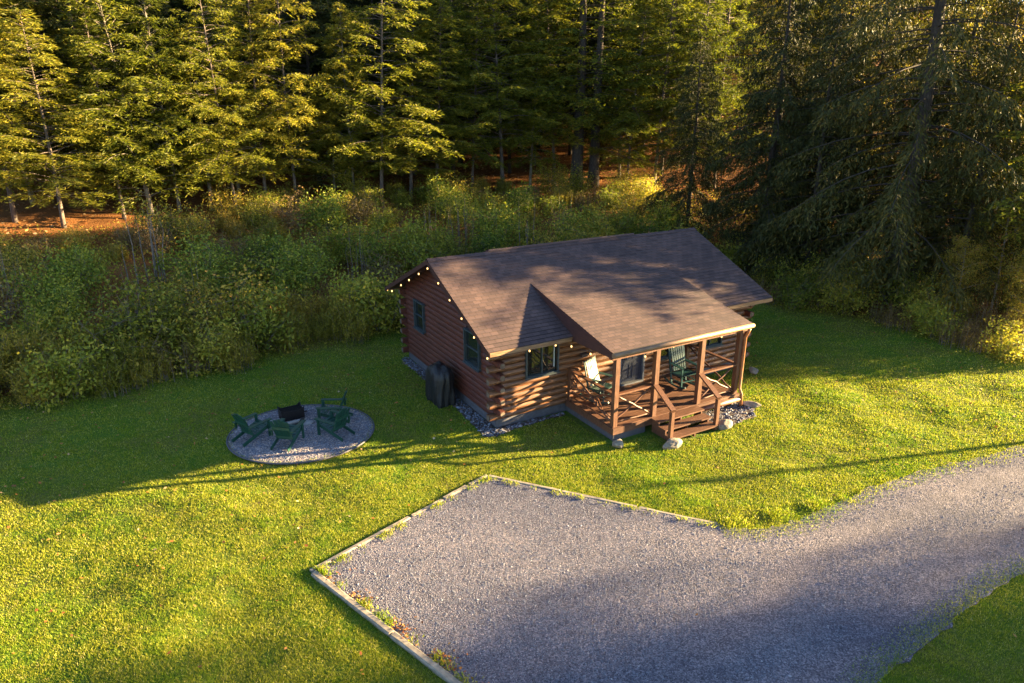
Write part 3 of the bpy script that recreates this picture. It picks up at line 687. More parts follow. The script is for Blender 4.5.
m.add(V, F, smooth=True); m.F.append((np.array([[(len(zs)-1)*n+j for j in range(n)]]), 0, np.array([.5]), True))
o = m.build('covered_grill', M['cover']); x, y = hw(-.50, 2.42); o.location = (x, y, .01); o.rotation_euler = (0, 0, HA)
tag(o, 'barbecue grill under a black wrinkled cover against the gable wall', 'grill')

# ------------------------------------------------------------------ rocks
for k, (u, v, r, sq, lb) in enumerate([
    (2.20,-2.42,.19,(1,1,.75),'rounded pale boulder at the left front corner of the porch'),
    (3.40,-3.12,.24,(1.35,.8,.6),'flat buff boulder at the left foot of the porch steps'),
    (5.38,-3.0,.23,(1.3,.8,.65),'brown boulder at the right foot of the porch steps'),
    (7.02,-2.42,.19,(.7,1.6,.6),'long slab of pale stone beside the downspout outlet'),
    (9.15,-.62,.20,(1.1,.8,.7),'grey boulder at the far right corner of the cabin')]):
    o = rock_mb(r, 20+k, sq).build('boulder', M['rock']); x, y = hw(u, v); o.location = (x, y, r*sq[2]*.45); o.rotation_euler = (0, 0, HA+k*.3-.2)
    tag(o, lb, 'rock', 'boulders round the cabin')
# splash block under the downspout
# ------------------------------------------------------------------ scattered pebbles
def pebbles(name, P, dens, size, z, m_, seed, keep=None, kind='stuff'):
    r = np.random.default_rng(seed); P_ = np.array(P); lo, hi = P_.min(0), P_.max(0); lo = np.maximum(lo, (-10,6)); hi = np.minimum(hi, (20,26))
    N = int(np.prod(hi-lo)*dens); p = lo+(hi-lo)*r.random((N, 2)); p = p[poly_d(P, p[:,0], p[:,1]) < -.01]
    if keep is not None: p = p[keep(p, r)]
    N = len(p); s = size*np.exp(r.normal(size=N)*.35); O = np.array([(1,0,0),(0,1,0),(-1,0,0),(0,-1,0),(0,0,1),(0,0,-.4)], float)
    V = O[None]*(.6+.6*r.random((N, 6, 1)))*s[:,None,None]*np.array([1,1,.7]); a = r.random(N)*6.28; ca, sa = np.cos(a)[:,None], np.sin(a)[:,None]
    x_ = V[...,0]*ca-V[...,1]*sa; y_ = V[...,0]*sa+V[...,1]*ca
    V = np.stack([x_+p[:,:1], y_+p[:,1:], V[...,2]+z], -1)
    F = np.array([(0,1,4),(1,2,4),(2,3,4),(3,0,4),(1,0,5),(2,1,5),(3,2,5),(0,3,5)]); F = (F[None]+np.arange(N)[:,None,None]*6).reshape(-1, 3)
    mb = MB(); mb.add(V.reshape(-1, 3), F, r=np.repeat(r.random(N), 8)); return tag(mb.build(name, m_), kind=kind)
tag(pebbles('loose_gravel', DRIVE, 1400, .0090, .022, M['pebble'], 1, lambda p, r: (r.random(len(p)) < np.clip((11/np.hypot(p[:,0], p[:,1]))**1.5, 0, 1)) & (r.random(len(p)) > .96*track(p[:,0], p[:,1]))), 'loose crushed grey gravel covering the drive and parking pad', 'gravel')
RINGP = [(RC[0]+RR[0]*.99*math.cos(t), RC[1]+RR[1]*.99*math.sin(t)) for t in an]
tag(pebbles('patio_pebbles', RINGP, 800, .016, .03, M['pebble'], 2), 'loose grey stones covering the fire pit circle', 'gravel')
tag(pebbles('drip_stones', STRIPP, 240, .030, .016, M['pebble'], 3), 'river stones along the foot of the cabin\'s left corner', 'stones')
tag(pebbles('step_stones', STRIP2, 260, .032, .016, M['pebble'], 4), 'small stones strewn right of the porch steps', 'stones')

# ------------------------------------------------------------------ grass
def inview(x, y, m=60, zz=0):
    th = R(19.254); Zr = zz-8.26; zc = y*math.cos(th)-Zr*math.sin(th); yc = y*math.sin(th)+Zr*math.cos(th)
    px = 512+685.3*x/np.maximum(zc, .1); py = 341.5-685.3*yc/np.maximum(zc, .1)
    return (px > -m) & (px < 1024+m) & (py > -m) & (py < 683+m) & (zc > 0)
def lawn_mask(x, y, drive=.03):
    nat = np.hypot(*(np.stack([x, y])-np.array(TC)[:,None])) ; nat = (x > TC[0]-.05) | ((x > 2) & (y < 9) & (y < x*.9+5))
    lim = np.where(nat, -.5*rng.random(len(x))**2.4, drive)
    return (poly_d(DRIVE, x, y) > lim) & (poly_d(HOUSEP, x, y) > .02) & (ring_d(x, y) > .02-.16*rng.random(len(x))**4) & (edge_d(x, y) < 1.6) & (poly_d(STRIPP, x, y) > -.03) & (poly_d(STRIP2, x, y) > -.02)
N = 1600000; r = np.random.default_rng(11)
D = 7.5*np.exp(r.random(N)*math.log(38/7.5)); A = (r.random(N)-.5)*2*R(50); x = D*np.sin(A); y = D*np.cos(A)
k = inview(x, y) & lawn_mask(x, y); x, y = x[k], y[k]; D = D[k]; N = len(x)
clump = .5+.5*np.sin(x*5.1+2*np.sin(y*3.7))*np.sin(y*4.7+2*np.sin(x*4.3)); 
z = lawn(x, y); z = np.where(poly_d(DRIVE, x, y) < 0, np.maximum(z, .022), z); z = np.where(ring_d(x, y) < 0, .03, z); h = (.018+.028*r.random(N))*(.85+.35*clump); w = .0085*np.clip(D/9, 1, 2.6)
a_ = r.random(N)*6.28; ln = r.normal(size=(N, 2))*.5; sx, sy = np.cos(a_)*w/2, np.sin(a_)*w/2
V = np.stack([np.stack([x-sx, y-sy, z-.005], -1), np.stack([x+sx, y+sy, z-.005], -1), np.stack([x+ln[:,0]*h, y+ln[:,1]*h, z+h], -1)], 1)
mb = MB(); mb.add(V.reshape(-1, 3), np.arange(N*3).reshape(N, 3), r=r.random(N)); o = mb.build('grass', M['grass']); tag(o, 'short mown lawn grass round the cabin and drive', 'grass', kind='stuff')
print('grass', N)
# fallen leaves on the lawn
def scatter_leaves(name, x, y, zf, s, m_, seed, up=.0):
    r = np.random.default_rng(seed); N = len(x); c = np.stack([x, y, zf(x, y)+up+.01+.015*r.random(N)], -1)
    d = np.stack([np.cos(q := r.random(N)*6.28), np.sin(q), r.normal(size=N)*.3], -1); nr = np.stack([r.normal(size=N)*.35, r.normal(size=N)*.35, np.ones(N)], -1)
    mb = MB(); mb.leaves(c, d, nr, s*(.6+.8*r.random(N)), s*.7*(.6+.8*r.random(N)), r=r.random(N)); return mb.build(name, m_)
N = 2600; x = -16+34*r.random(N); y = 7+22*r.random(N); k = (edge_d(x, y) < .5) & (poly_d(HOUSEP, x, y) > .1) & (ring_d(x, y) > 0) & ((poly_d(DRIVE, x, y) > 0) | (r.random(N) < .12)); k &= r.random(N) < np.clip(1.1+edge_d(x, y)/16, .22, 1)
tag(scatter_leaves('fallen_leaves', x[k], y[k], lambda a, b: lawn(a, b)+.045, .075, M['litter'], 5), 'dry orange and tan leaves scattered over the lawn', 'leaves', kind='stuff')
# weeds and leaves along the inside of the near timber
N = 900; t = r.random(N); q = np.abs(r.normal(size=N))*.16+.05; dn = nrm(np.array(TD)-np.array(TA)); nn = np.array([-dn[1], dn[0]])
x = TA[0]+(TD[0]-TA[0])*t+nn[0]*q; y = TA[1]+(TD[1]-TA[1])*t+nn[1]*q
k = np.sin(t*37)+r.normal(size=N)*.5 > .15
tag(scatter_leaves('drifted_leaves', x[k], y[k], lambda a, b: a*0+.025, .055, M['litter'], 6), 'dry leaves caught along the inside of the near timber edge', 'leaves', kind='stuff')
pts = []
for aa, bb, sgn, nwk in ((TA,TD,1,2600),(TA,TB,-1,1500),(TB,TC,-1,900)):
    t = r.random(nwk); dn = nrm(np.array(bb)-np.array(aa)); nn = np.array([-dn[1], dn[0]])*sgn; q = .06+np.abs(r.normal(size=nwk))*.09
    k = np.sin(t*23+sgn)+np.sin(t*61)+r.normal(size=nwk)*.5 > .3
    pts.append(np.stack([aa[0]+(bb[0]-aa[0])*t+nn[0]*q, aa[1]+(bb[1]-aa[1])*t+nn[1]*q], -1)[k])
nwk = 2600; t = r.random(nwk); aa, bb = np.array(TC), np.array((7.4,13.15)); q = r.normal(size=nwk)*.10; dn = nrm(bb-aa)
pts.append((aa+(bb-aa)*t[:,None]+np.stack([dn[1]*q-.0, -dn[0]*q-.05], -1))[np.sin(t*19)+r.normal(size=nwk)*.7 > .3])
p = np.concatenate(pts); N = len(p); c = np.c_[p, np.full(N, .022)]; d = np.stack([r.normal(size=N)*.6, r.normal(size=N)*.6, np.ones(N)], -1)
mb = MB(); mb.leaves(c, d, r.normal(size=(N, 3)), .05+.05*r.random(N), .014, r=r.random(N)); tag(mb.build('weed_tufts', M['grass']), 'low weeds creeping over the gravel beside the timber edge', 'weeds', kind='stuff')

# ------------------------------------------------------------------ trees
def conifer(name, H, Rm, seed, nb, base, leaf, m_, bark, droop=.35, rise=.15, trunk=.13, hang=0., twigs=18, lpt=7, lw=.42, power=.8, lean=0.):
    r = np.random.default_rng(seed); root = empty(name, (0,0,0))
    tr = MB(); n = 12; zz = np.linspace(0, 1, n); bend = np.stack([.10*np.sin(zz*3+seed)*zz*H*.1+lean*zz*H, .08*np.sin(zz*4+seed*2)*zz*H*.1, zz*H-.15], -1)
    tr.tube(bend, trunk*(1-zz)**.8*1.0+.008 + .25*trunk*np.exp(-zz*40), 9)
    T = lambda z: np.array([np.interp(z/H, zz, bend[:,0]), np.interp(z/H, zz, bend[:,1]), z])
    C, Dv, Nv, Ls, Rn = [], [], [], [], []
    br = MB()
    for b in range(nb):
        f = base + (1-base)*((b+.5)/nb)**.92 + r.normal()*.006; f = min(max(f, base*.9), .985); az = b*2.399963+r.normal()*.35; h = f*H
        L = Rm*(((1-f)/(1-base))**power)*(.5+.75*r.random())*min(1, .5+(f-base)*5) + .18
        if L < .12 or (r.random() < .13 and f < .9): continue
        d = np.array([math.cos(az), math.sin(az), 0]); p0 = T(h); up = rise*(.1+1.8*r.random())+.45*max(0, f-.6); dr = droop*(.7+.6*r.random())*(1.1-f*.5)
        P = lambda t: p0 + d*L*t[:,None] + np.array([0,0,1.])*((up*t-dr*t*t)*L)[:,None]
        ts = np.linspace(0, 1, 6); br.tube(P(ts), np.linspace(.012+.006*L, .004, 6), 4, cap=False)
        nt_ = max(5, int(twigs*L/Rm*1.2)+3); t = .14+.86*np.sqrt((np.arange(nt_)+r.random(nt_))/nt_); side = np.where(np.arange(nt_)%2, 1, -1)
        tip = 1.06-t*.85; l = (.34*L*tip+.16)*(.7+.6*r.random(nt_)); sd = np.array([-d[1], d[0], 0])
        ang = R(55)+r.normal(size=nt_)*.2; dt = d*np.cos(ang)[:,None]+sd*(np.sin(ang)*side)[:,None]+np.array([0,0,1.])*(-.12-hang*(.5+r.random(nt_))+r.normal(size=nt_)*.12)[:,None]; dt = nrm(dt)
        base_p = P(t)
        for q in range(nt_):
            m2 = max(3, int(lpt*l[q]/(.3*Rm)+2)); s = (np.arange(m2)+r.random(m2))/m2; pp = base_p[q]+dt[q]*(l[q]*s)[:,None]; pp[:,2] -= .22*l[q]*s*s*(1+hang*2)
            ld = dt[q]+np.cross(dt[q], [0,0,1.])*np.where(np.arange(m2)%2, .8, -.8)[:,None]+r.normal(size=(m2, 3))*.42; ld[:,2] += .15-hang*.95
            C.append(pp); Dv.append(ld); Nv.append(np.array([0,0,.7])+r.normal(size=(m2, 3))*(.85+hang)); Ls.append(leaf*(.6+.7*r.random(m2))); Rn.append(np.clip(r.random(m2)*.75+.25*t[q]*r.random(), 0, 1))
    # leader
    m2 = 26; s = r.random(m2); pp = T(H*.9)+(T(H)-T(H*.9))*s[:,None]; C.append(pp); Dv.append(np.c_[r.normal(size=(m2, 2)), .6+0*s]); Nv.append(r.normal(size=(m2, 3))); Ls.append(np.full(m2, leaf)); Rn.append(r.random(m2))
    Cc = np.concatenate(C); Ll = np.concatenate(Ls)
    cr = MB(); cr.leaves(Cc, np.concatenate(Dv), np.concatenate(Nv), Ll, Ll*lw, r=np.concatenate(Rn))
    tr.V += br.V; off = tr.n
    tr.F += [(f+off, mi, rr, sm) for f, mi, rr, sm in br.F]; tr.n += br.n
    tr.build('trunk', bark, root); cr.build('crown', m_, root); return root, len(Cc)
def broadleaf(name, H, Rm, seed, m_, bark, nleaf=9000, leaf=.11, crown0=.3, trunk=.12, nlimb=16):
    r = np.random.default_rng(seed); root = empty(name, (0,0,0)); tr = MB()
    zz = np.linspace(0, 1, 10); b = np.stack([.3*np.sin(zz*2.5+seed)*zz, .3*np.sin(zz*3+seed*2)*zz, zz*H*.9-.1], -1); tr.tube(b, trunk*(1-zz)**.7+.01, 8)
    tips = []
    for q in range(nlimb):
        f = crown0+(.92-crown0)*(q+.5)/nlimb; az = q*2.4+r.normal()*.4; L = Rm*math.sin(math.pi*min(1, (.18+.8*(f-crown0)/(1-crown0))))*(.7+.5*r.random())+.3
        p0 = np.array([np.interp(f, zz*.9, b[:,0]), np.interp(f, zz*.9, b[:,1]), f*H*.98]); d = np.array([math.cos(az), math.sin(az), .35+.5*f])
        t = np.linspace(0, 1, 6)[:,None]; P = p0+d*L*t+np.array([0,0,-.12*L])*t*t+r.normal(size=(6, 3))*.05*t; tr.tube(P, np.linspace(trunk*.35, .008, 6), 5, cap=False)
        for u in range(9):
            s = .25+.75*r.random(); c = p0+d*L*s; e = c+r.normal(size=3)*.45*np.array([1,1,.7])*(.3+.3*L); tr.tube([c, e], [.012,.004], 4, cap=False); tips.append((e, .22+.12*L))
    T = np.array([t[0] for t in tips]); Sg = np.array([t[1] for t in tips]); k = r.integers(0, len(T), nleaf)
    c = T[k]+r.normal(size=(nleaf, 3))*Sg[k][:,None]*np.array([1,1,.75]); cr = MB()
    cr.leaves(c, r.normal(size=(nleaf, 3))+np.array([0,0,-.3]), r.normal(size=(nleaf, 3))+np.array([0,0,1.]), leaf*(.6+.7*r.random(nleaf)), leaf*.7)
    tr.build('trunk', bark, root); cr.build('crown', m_, root); return root, nleaf

def ordn(k): 
    o = ['','second','third','fourth','fifth','sixth','seventh','eighth','ninth','tenth','eleventh','twelfth','thirteenth','fourteenth','fifteenth','sixteenth','seventeenth','eighteenth','nineteenth']
    if k == 0: return 'leftmost'
    if k < 19: return o[k]+' from left'
    tens = {2:'twent',3:'thirt',4:'fort',5:'fift',6:'sixt',7:'sevent',8:'eight',9:'ninet'}; t, u = divmod(k+1, 10)
    if t > 9: return 'hundred-' + ordn(k-100).replace('leftmost', 'first from left') if k >= 100 else 'hundredth from left'
    return (tens[t]+'ieth' if u == 0 else tens[t]+'y-'+['','first','second','third','fourth','fifth','sixth','seventh','eighth','ninth'][u])+' from left'
def place(items, group):
    """items: (proto, x, y, rz, scale, tilt, look, place_phrase); labels are ordered by where each stands, left to right"""
    sets = {}
    for it in items: sets.setdefault((it[6], it[7]), []).append(it)
    used = set()
    for (look, where), L in sets.items():
        L.sort(key=lambda t: t[1]/t[2])
        for k, (proto, x, y, rz, sc, tilt, *_ ) in enumerate(L):
            lab = f'{look}, {ordn(k)} {where}' if len(L) > 1 else f'{look} {where}'
            z = float(lawn(np.array([x]), np.array([y]))[0])-.03
            if proto.get('placed'): copy_tree(proto, (x, y, z), rz, sc, lab, group, tilt)
            else:
                proto.location = (x, y, z); proto.rotation_euler = (tilt[0], tilt[1], rz); proto.scale = (sc, sc, sc) if not isinstance(sc, tuple) else sc; proto['label'] = lab; proto['group'] = group; proto['placed'] = 1
M['hemlock_shaded'] = foliage('shaded_needles', [(0,(.022,.034,.010)),(.6,(.050,.060,.013)),(1,(.10,.095,.02))], .35, objvar=.4)  # hemlock needles darkened, so the forest behind carries its shade in the colour
rr = random.Random(5)
hem = []
for s, (H, Rm, nb, base) in enumerate([(12.5,3.0,200,.14),(11,2.5,170,.17),(14,3.4,210,.12),(10,3.0,170,.08),(13,2.6,190,.20),(12,3.5,230,.10),(13.5,2.4,170,.15)]):
    t, n = conifer('hemlock_tree', H, Rm, 30+s, nb, base, .19, M['hemlock'], M['bark_pale'] if s in (1,3) else M['bark'], droop=(.34,.5,.28,.45,.36,.24,.55)[s], rise=(.40,.5,.30,.55,.42,.35,.6)[s], trunk=.085, twigs=20, lpt=20, lw=.20, hang=.12); t['category'] = 'tree'; hem.append(t); print('hem', n)
hemd = []
for s, (H, Rm, nb, base) in enumerate([(13,2.9,170,.15),(14.5,3.2,180,.2),(12,2.6,150,.12)]):
    t, n = conifer('hemlock_tree', H, Rm, 60+s, nb, base, .20, M['hemlock_shaded'], M['bark_dark'], droop=.4, rise=.35, trunk=.10, twigs=19, lpt=16, lw=.22, hang=.15); t['category'] = 'tree'; hemd.append(t)
# front row of hemlocks: x, y of each foot, prototype, height scale
FR = [(-25.5,32.5,2,1.0),(-23.8,32.9,0,.95),(-21.4,32.7,0,1.02),(-19.5,34.6,1,.95),(-18.6,35.6,3,1.08),(-17.6,36.6,1,1.02),(-16.2,37.4,3,1.0),(-14.8,37.2,2,.98),(-13.9,39.2,0,1.08),(-12.3,39.6,4,1.05),
      (-10.7,42.0,2,.92),(-9.3,41.0,4,.95),(-7.8,41.4,1,1.1),(-6.2,42.6,0,1.0),(-4.7,43.4,4,1.02),(-2.6,45.0,2,1.02),(-.6,45.6,1,1.2),(1.2,46.6,3,1.25),(2.9,47.4,4,1.15),(7.6,46.4,0,1.15),(9.3,45.8,1,1.12),(11.6,45.2,2,1.0),(13.6,47.0,0,1.2)]
it = []
for x, y, p, s in FR:
    p = p if rr.random() < .45 else rr.randrange(7); wd = rr.uniform(.85,1.25)
    it.append((hem[p], x, y, rr.random()*6.28, (s*wd, s*wd, s*rr.uniform(.74,1.1)), (R(rr.uniform(-3,3)), R(rr.uniform(-3.5,3.5))), 'slim sunlit hemlock', 'in the front row above the brush'))
place(it, 'hemlocks at the forest edge')
# forest behind
it = []; pts = []
for k in range(4000):
    x = rr.uniform(-48, 34); y = rr.uniform(34, 88); d = float(edge_d(np.array([x]), np.array([y]))[0])
    if d < 20.5 or d > 58 or abs(x)/y > .84: continue
    mind = 2.5 if d < 34 else 3.6
    if any((x-a)**2+(y-b)**2 < mind**2 for a, b, *_ in pts) : continue
    if x > 13 and (d < 34 or rr.random() < .6): continue
    pts.append((x, y, d))
for x, y, d in pts:
    s = rr.uniform(1.05, 1.45); row = 'in the second row of the forest' if d < 26 else ('midway into the forest' if d < 36 else 'deep in the forest')
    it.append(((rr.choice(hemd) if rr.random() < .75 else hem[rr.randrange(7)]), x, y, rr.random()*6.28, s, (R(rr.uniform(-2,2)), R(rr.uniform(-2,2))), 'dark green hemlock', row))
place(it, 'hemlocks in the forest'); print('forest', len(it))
# big twin trunk in the centre
tw, n = conifer('pine_tree', 19, 4.2, 71, 120, .17, .22, M['hemlock'], M['bark_dark'], droop=.2, rise=.1, trunk=.42, twigs=22, lpt=8, hang=.12, power=.6); tw['category'] = 'tree'
tw2, n = conifer('pine_tree', 18, 4.0, 72, 120, .20, .22, M['hemlock'], M['bark_dark'], droop=.2, rise=.1, trunk=.36, twigs=22, lpt=8, hang=.12, power=.6); tw2['category'] = 'tree'
place([(tw, 4.3,47.0,1.0,1,(0,R(1.5)),'tall thick-trunked pine, left of a close pair','behind the cabin ridge'),(tw2,5.5,47.4,2.2,1,(0,R(-1)),'tall thick-trunked pine, right of a close pair','behind the cabin ridge')], 'pines behind the cabin')
place([(tw,19.6,24.2,.4,.78,(0,0),'tall pine with long level boughs','of those at the right edge'),(tw2,24.0,25.9,2,.85,(0,0),'tall pine with long level boughs','of those at the right edge'),(tw,28.5,27.0,4,.85,(0,0),'tall pine with long level boughs','of those at the right edge')], 'level-boughed pines at the right edge')
# big drooping spruces on the right
spr = []
for s, (H, Rm, nb, trk) in enumerate([(22,5.0,230,.36),(17,3.8,190,.24),(19,4.4,200,.28)]):
    t, n = conifer('spruce_tree', H, Rm, 90+s, nb, .05, .21, M['spruce'], M['bark_dark'], droop=.32, rise=.08, trunk=trk*.85, hang=.75, twigs=30, lpt=22, lw=.24, power=.55); t['category'] = 'tree'; spr.append(t); print('spruce', n)
place([(spr[0],15.9,27.6,.4,1.0,(0,R(-2)),'huge drooping spruce with a thick leaning trunk','at the right lawn edge')], 'big spruces at the right')
SP = [(1,11.9,32.6,.85),(1,9.4,36.8,.60),(1,19.2,31.0,.85),(2,13.6,36.5,.60),(1,26.5,32.0,.8),(2,17,39,.6),(1,29,29,.7),(2,17.6,26.4,.62),(1,14.6,32.6,.75),(2,17,34,.7),(0,22.5,30,.62),(2,13.2,30.2,.6),(1,20.5,36.5,.6)]
place([(spr[p],x,y,rr.random()*6,s,(0,0),'dark drooping spruce','of those massed right of the cabin') for p,x,y,s in SP], 'big spruces at the right')
# autumn broadleaf trees
bro = []
for s in range(3):
    t, n = broadleaf('birch_tree', 12+s, 2.8, 120+s, M['gold'], M['bark_pale'], 9000, .16, .18); t['category'] = 'tree'; bro.append(t)
BR = [(0,22,34,.75),(1,25.5,36,.78),(2,29.5,38,.72),(0,18,43,.6),(1,22.5,44,.6),(2,27.5,43,.55),(0,13.5,53,.85),(1,18,54,.9),(2,24,53,.9),(0,31,52,.9),(1,15,66,1.2),(2,21,68,1.2),(0,28,66,1.2),(1,10,62,1.0),(2,11.5,75,1.4),(0,-2,62,.9),(1,3,57,.85),(0,33,58,1.2),(1,38,63,1.3),(2,45,68,1.4),(0,48,62,1.2)]
place([(bro[p],x,y,rr.random()*6,s,(0,0),'golden autumn broadleaf tree','of those glowing behind the conifers') for p,x,y,s in BR], 'autumn trees behind the conifers')
place([(bro[p],x,y,rr.random()*6,s,(0,0),'small sunlit golden sapling','of those at the right lawn edge') for p,x,y,s in [(0,17.7,22.5,.30),(1,19.3,23.3,.38),(2,18.2,25.0,.40),(0,21.3,24.6,.44),(1,16.4,24.4,.28),(2,20.5,27.6,.5),(0,23.5,26.8,.55),(1,23.0,24.3,.40),(2,26,26,.5)]], 'golden saplings at the right lawn edge')
# trees outside the frame at the right whose shade crosses the foreground
SHD = [(2,58,18.9,1.25),(0,62,15.2,1.15),(1,57,11.4,1.3),(2,61,7.5,1.2),(1,67,19,1.5),(2,66,12,1.3),(0,60.5,17.4,1.1),(2,70,15.5,1.3),(2,59,16.6,1.25),(0,63,13,1.15),(1,66,9.5,1.3),(1,63.5,20.4,1.25),(0,55,15.2,1.0)]
place([(spr[p],x,y,rr.random()*6,s*.82,(0,0),'shade tree','standing across the drive beyond the right edge') for p,x,y,s in SHD], 'trees across the drive')
m = MB(); m.tube([(0,0,-.3),(0,0,4.6)], [.09,.07], 10); m.box((0,0,4.2),(.9,.08,.08)); o = m.build('wooden_pole', M['pole']); o.location = (27.0,18.75,0)
tag(o, 'slim wooden pole beside the drive, its long shadow crossing the front lawn', 'pole')

# ------------------------------------------------------------------ shrubs and tall weeds
def shrub(name, H, Rr, seed, m_, nstem, nleaf, leaf, kind='round', lw=.6, stemmat='twig', srad=.012):
    r = np.random.default_rng(seed); root = empty(name, (0,0,0)); st = MB(); T = []; Sg = []
    for s in range(nstem):
        az = r.random()*6.28; sp = Rr*math.sqrt(r.random())*(1 if kind == 'round' else .9); b0 = np.array([math.cos(az), math.sin(az), 0])*sp*(.25 if kind == 'round' else .85)
        hh = H*(.65+.4*r.random())*(1-.25*(sp/Rr)**2) if kind == 'round' else H*(.45+.65*r.random())*(1.05-.35*(sp/Rr)**2); e = np.array([math.cos(az)*sp, math.sin(az)*sp, hh])
        t = np.linspace(0, 1, 5)[:,None]; P = b0+(e-b0)*t+r.normal(size=(5, 3))*.04*t; P[:,2] = hh*t[:,0]**(.85)
        st.tube(P, np.linspace(srad, .003, 5), 4, cap=False)
        if kind == 'round':
            for q in range(7):
                u = .3+.7*r.random(); c = b0+(e-b0)*u; g_ = c+r.normal(size=3)*np.array([.28,.28,.18])*Rr; st.tube([c, g_], [.006,.003], 3, cap=False); T.append(g_); Sg.append(.13*Rr+.05)
        elif kind == 'rod':
            for q in range(10): u = .25+.75*(q+.5)/10; T.append(b0+(e-b0)*u); Sg.append(.035+.06*(u > .8)+.03*(u < .4))
        else:
            for q in range(2): T.append(e+r.normal(size=3)*.1); Sg.append(.12)
    T = np.array(T); Sg = np.array(Sg); k = r.integers(0, len(T), nleaf); c = T[k]+r.normal(size=(nleaf, 3))*Sg[k][:,None]; c[:,2] = np.maximum(c[:,2], .03)
    f = MB(); 
    if kind == 'rod': dv = np.c_[r.normal(size=(nleaf, 2))*.7, .5+.5*r.random(nleaf)]
    else: dv = r.normal(size=(nleaf, 3))+np.array([0,0,-.2])
    f.leaves(c, dv, r.normal(size=(nleaf, 3))+np.array([0,0,.8]), leaf*(.6+.8*r.random(nleaf)), leaf*lw*(.7+.5*r.random(nleaf)))
    st.build('stems', M[stemmat], root); f.build('foliage', m_, root); root['category'] = 'shrub'; return root
K = {
 'green': [shrub('leafy_shrub', 2.3, 1.25, 200+s, M['leafgreen'], 14, 3400, .115) for s in range(3)],
 'olive': [shrub('brushy_shrub', 2.1, 1.25, 210+s, M['leafolive'], 14, 3000, .105) for s in range(3)],
 'yellow': [shrub('yellowing_shrub', 1.9, 1.1, 220+s, M['leafyellow'], 12, 2200, .125) for s in range(2)],
 'rod': [shrub('goldenrod_clump', 1.25, .75, 230+s, M['goldenrod'], 60, 5000, .11, 'rod', .26, srad=.006) for s in range(3)],
 'russet': [shrub('russet_weed_clump', 1.2, .8, 240+s, M['russet'], 40, 3000, .06, 'rod', .4) for s in range(2)],
 'rust': [shrub('rusty_shrub', 1.9, 1.1, 260+s, M['russet'], 16, 1500, .10) for s in range(2)],
 'bare': [shrub('bare_stemmed_shrub', 3.0, .8, 250+s, M['leafolive'], 9, 420, .07, 'bare', srad=.03) for s in range(2)],
}
LOOK = {'rust':'thin rusty-leaved shrub','green':'dense green leafy shrub','olive':'dull olive brushy shrub','yellow':'yellow-green shrub with larger leaves','rod':'yellow goldenrod clump with plumed tops','russet':'russet brown weed clump','bare':'bare grey-stemmed shrub'}
rows = [(.9,.72,'at the lawn edge',['rod','rod','rod','rod','rod','yellow','russet'],1.0),(2.2,.95,'in the second row',['rod','rod','rod','olive','rod'],1.15),(4.6,1.8,'in the third row',['olive','green','yellow','green','rust','yellow','bare'],1.0),
        (7.0,1.9,'in the fourth row',['green','olive','yellow','bare','yellow','green'],1.0),(9.6,2.0,'in the fifth row',['olive','green','rod','rust','yellow','rod','bare'],.85),(12.2,1.9,'in the sixth row',['rod','yellow','olive','green','rust','rod'],.85),(14.6,1.7,'in the top row',['olive','yellow','rod','russet','green','rod','olive'],.8)]
seg = EDGE[:-1]; L_ = np.linalg.norm(np.diff(EDGE, axis=0), axis=1); cum = np.r_[0, np.cumsum(L_)]
def along(s, d):
    k = min(np.searchsorted(cum, s, 'right')-1, len(L_)-1); t = (s-cum[k])/L_[k]; a = EDGE[k]; b = EDGE[k+1]; n = nrm(np.array([-(b-a)[1], (b-a)[0]])); return a+(b-a)*t+n*d
items = []
for d, gap, where, kinds, sc in rows[:2]:
    s = cum[1]-22
    placed = []
    while s < cum[8]+6:
        p = along(s+rr.uniform(-.3,.3), d+rr.uniform(-.5,.5)); s += gap*rr.uniform(.8,1.2)
        x, y = p; dd_ = float(edge_d(np.array([x]), np.array([y]))[0])
        if not inview(x, y, 70, 1.0) or dd_ < .4 or (d < 3 and abs(dd_-d) > 1.6) or (d >= 3 and abs(dd_-d) > 2.2): continue
        if any((x-a)**2+(y-b)**2 < (gap*.75)**2 for a, b in placed): continue
        if poly_d(HOUSEP, np.array([x]), np.array([y]))[0] < 1: continue
        placed.append((x, y)); kd = rr.choice(kinds)
        if x > 9 and y > 18 and kd in ('rod',) : kd = 'yellow' if rr.random() < .5 else 'russet'
        ss = sc*rr.uniform(.8,1.2)*(.75 if x > 9 else 1)
        items.append((rr.choice(K[kd]), x, y, rr.random()*6.28, ss, (0,0), LOOK[kd], where+(' right of the cabin' if x > 8 else ' of the bank')))
taken = [(i[1], i[2]) for i in items]; cuts = [5.8, 8.3, 11, 13.4, 99]
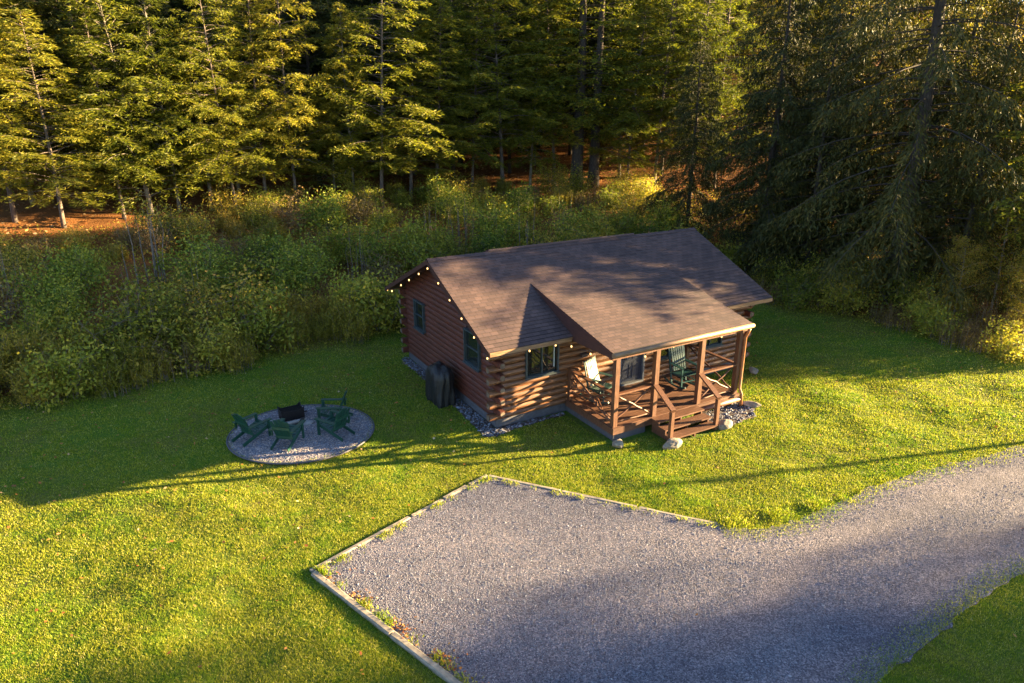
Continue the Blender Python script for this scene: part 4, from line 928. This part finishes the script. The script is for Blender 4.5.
for k_ in range(9000):
    x = rr.uniform(-36, 24); y = rr.uniform(16, 50); d = float(edge_d(np.array([x]), np.array([y]))[0])
    if not 3.3 < d < 17.6 or not inview(x, y, 60, 1.2): continue
    if x > 9 and d > 7.5: continue
    if d > 14.2 and x/y < -.42: continue
    mind = rr.uniform(1.35, 1.95) if d < 12 else 1.35
    if any((x-a)**2+(y-b)**2 < mind**2 for a, b in taken): continue
    taken.append((x, y)); q = next(i for i, c in enumerate(cuts) if d < c); _, _, where, kinds, sc = rows[2+q]
    kd = rr.choice(kinds)
    if x > 9 and kd == 'rod': kd = 'russet'
    items.append((rr.choice(K[kd]), x, y, rr.random()*6.28, sc*rr.uniform(.6,1.3)*(.7 if x > 9 else 1), (0,0), LOOK[kd], where+(' right of the cabin' if x > 8 else ' of the bank')))
place(items, 'shrubs and weeds on the bank'); print('shrubs', len(items))
for kk in K.values():
    for t in kk:
        if not t.get('placed'):
            for c in list(t.children): bpy.data.objects.remove(c)
            bpy.data.objects.remove(t)
# undergrowth that nobody could count
N = 150000; r = np.random.default_rng(77); x = -34+52*r.random(N); y = 14+36*r.random(N); d = edge_d(x, y); k = (d > .1+.3*r.random(N)) & (d < 16.5) & inview(x, y, 30, .5) & (poly_d(HOUSEP, x, y) > .5); x, y, d = x[k], y[k], d[k]; N = len(x)
pn = np.sin(x*1.3+np.sin(y*1.1)*2)+np.sin(y*1.7+x*.6); z = gh(x, y)+r.random(N)*(.15+.45*np.clip(d/2, 0, 1)*(.6+.25*pn))
mb = MB(); dv = np.c_[r.normal(size=(N, 2))*.8, .3+.7*r.random(N)]; mb.leaves(np.stack([x, y, z], -1), dv, r.normal(size=(N, 3)), .08+.07*r.random(N), .03+.025*r.random(N), r=np.clip(r.random(N)*.7+.1*pn+.15, 0, 1))
tag(mb.build('undergrowth', M['leafolive']), 'tangled weeds filling the bank between the shrubs', 'undergrowth', kind='stuff')
# leaf litter under the trees
N = 60000; x = -42+70*r.random(N); y = 30+40*r.random(N); d = edge_d(x, y); k = (d > 13) & (d < 40) & inview(x, y, 30, 1); 
tag(scatter_leaves('leaf_litter', x[k], y[k], gh, .16, M['litter'], 9), 'orange leaf litter covering the forest floor', 'leaves', kind='stuff')
for t in hem+hemd+spr+bro+[tw, tw2]+[q for kk in K.values() for q in kk]:
    try:
        if 'placed' in t: del t['placed']
    except ReferenceError: pass
for o in bpy.data.objects:
    if 'placed' in o: del o['placed']
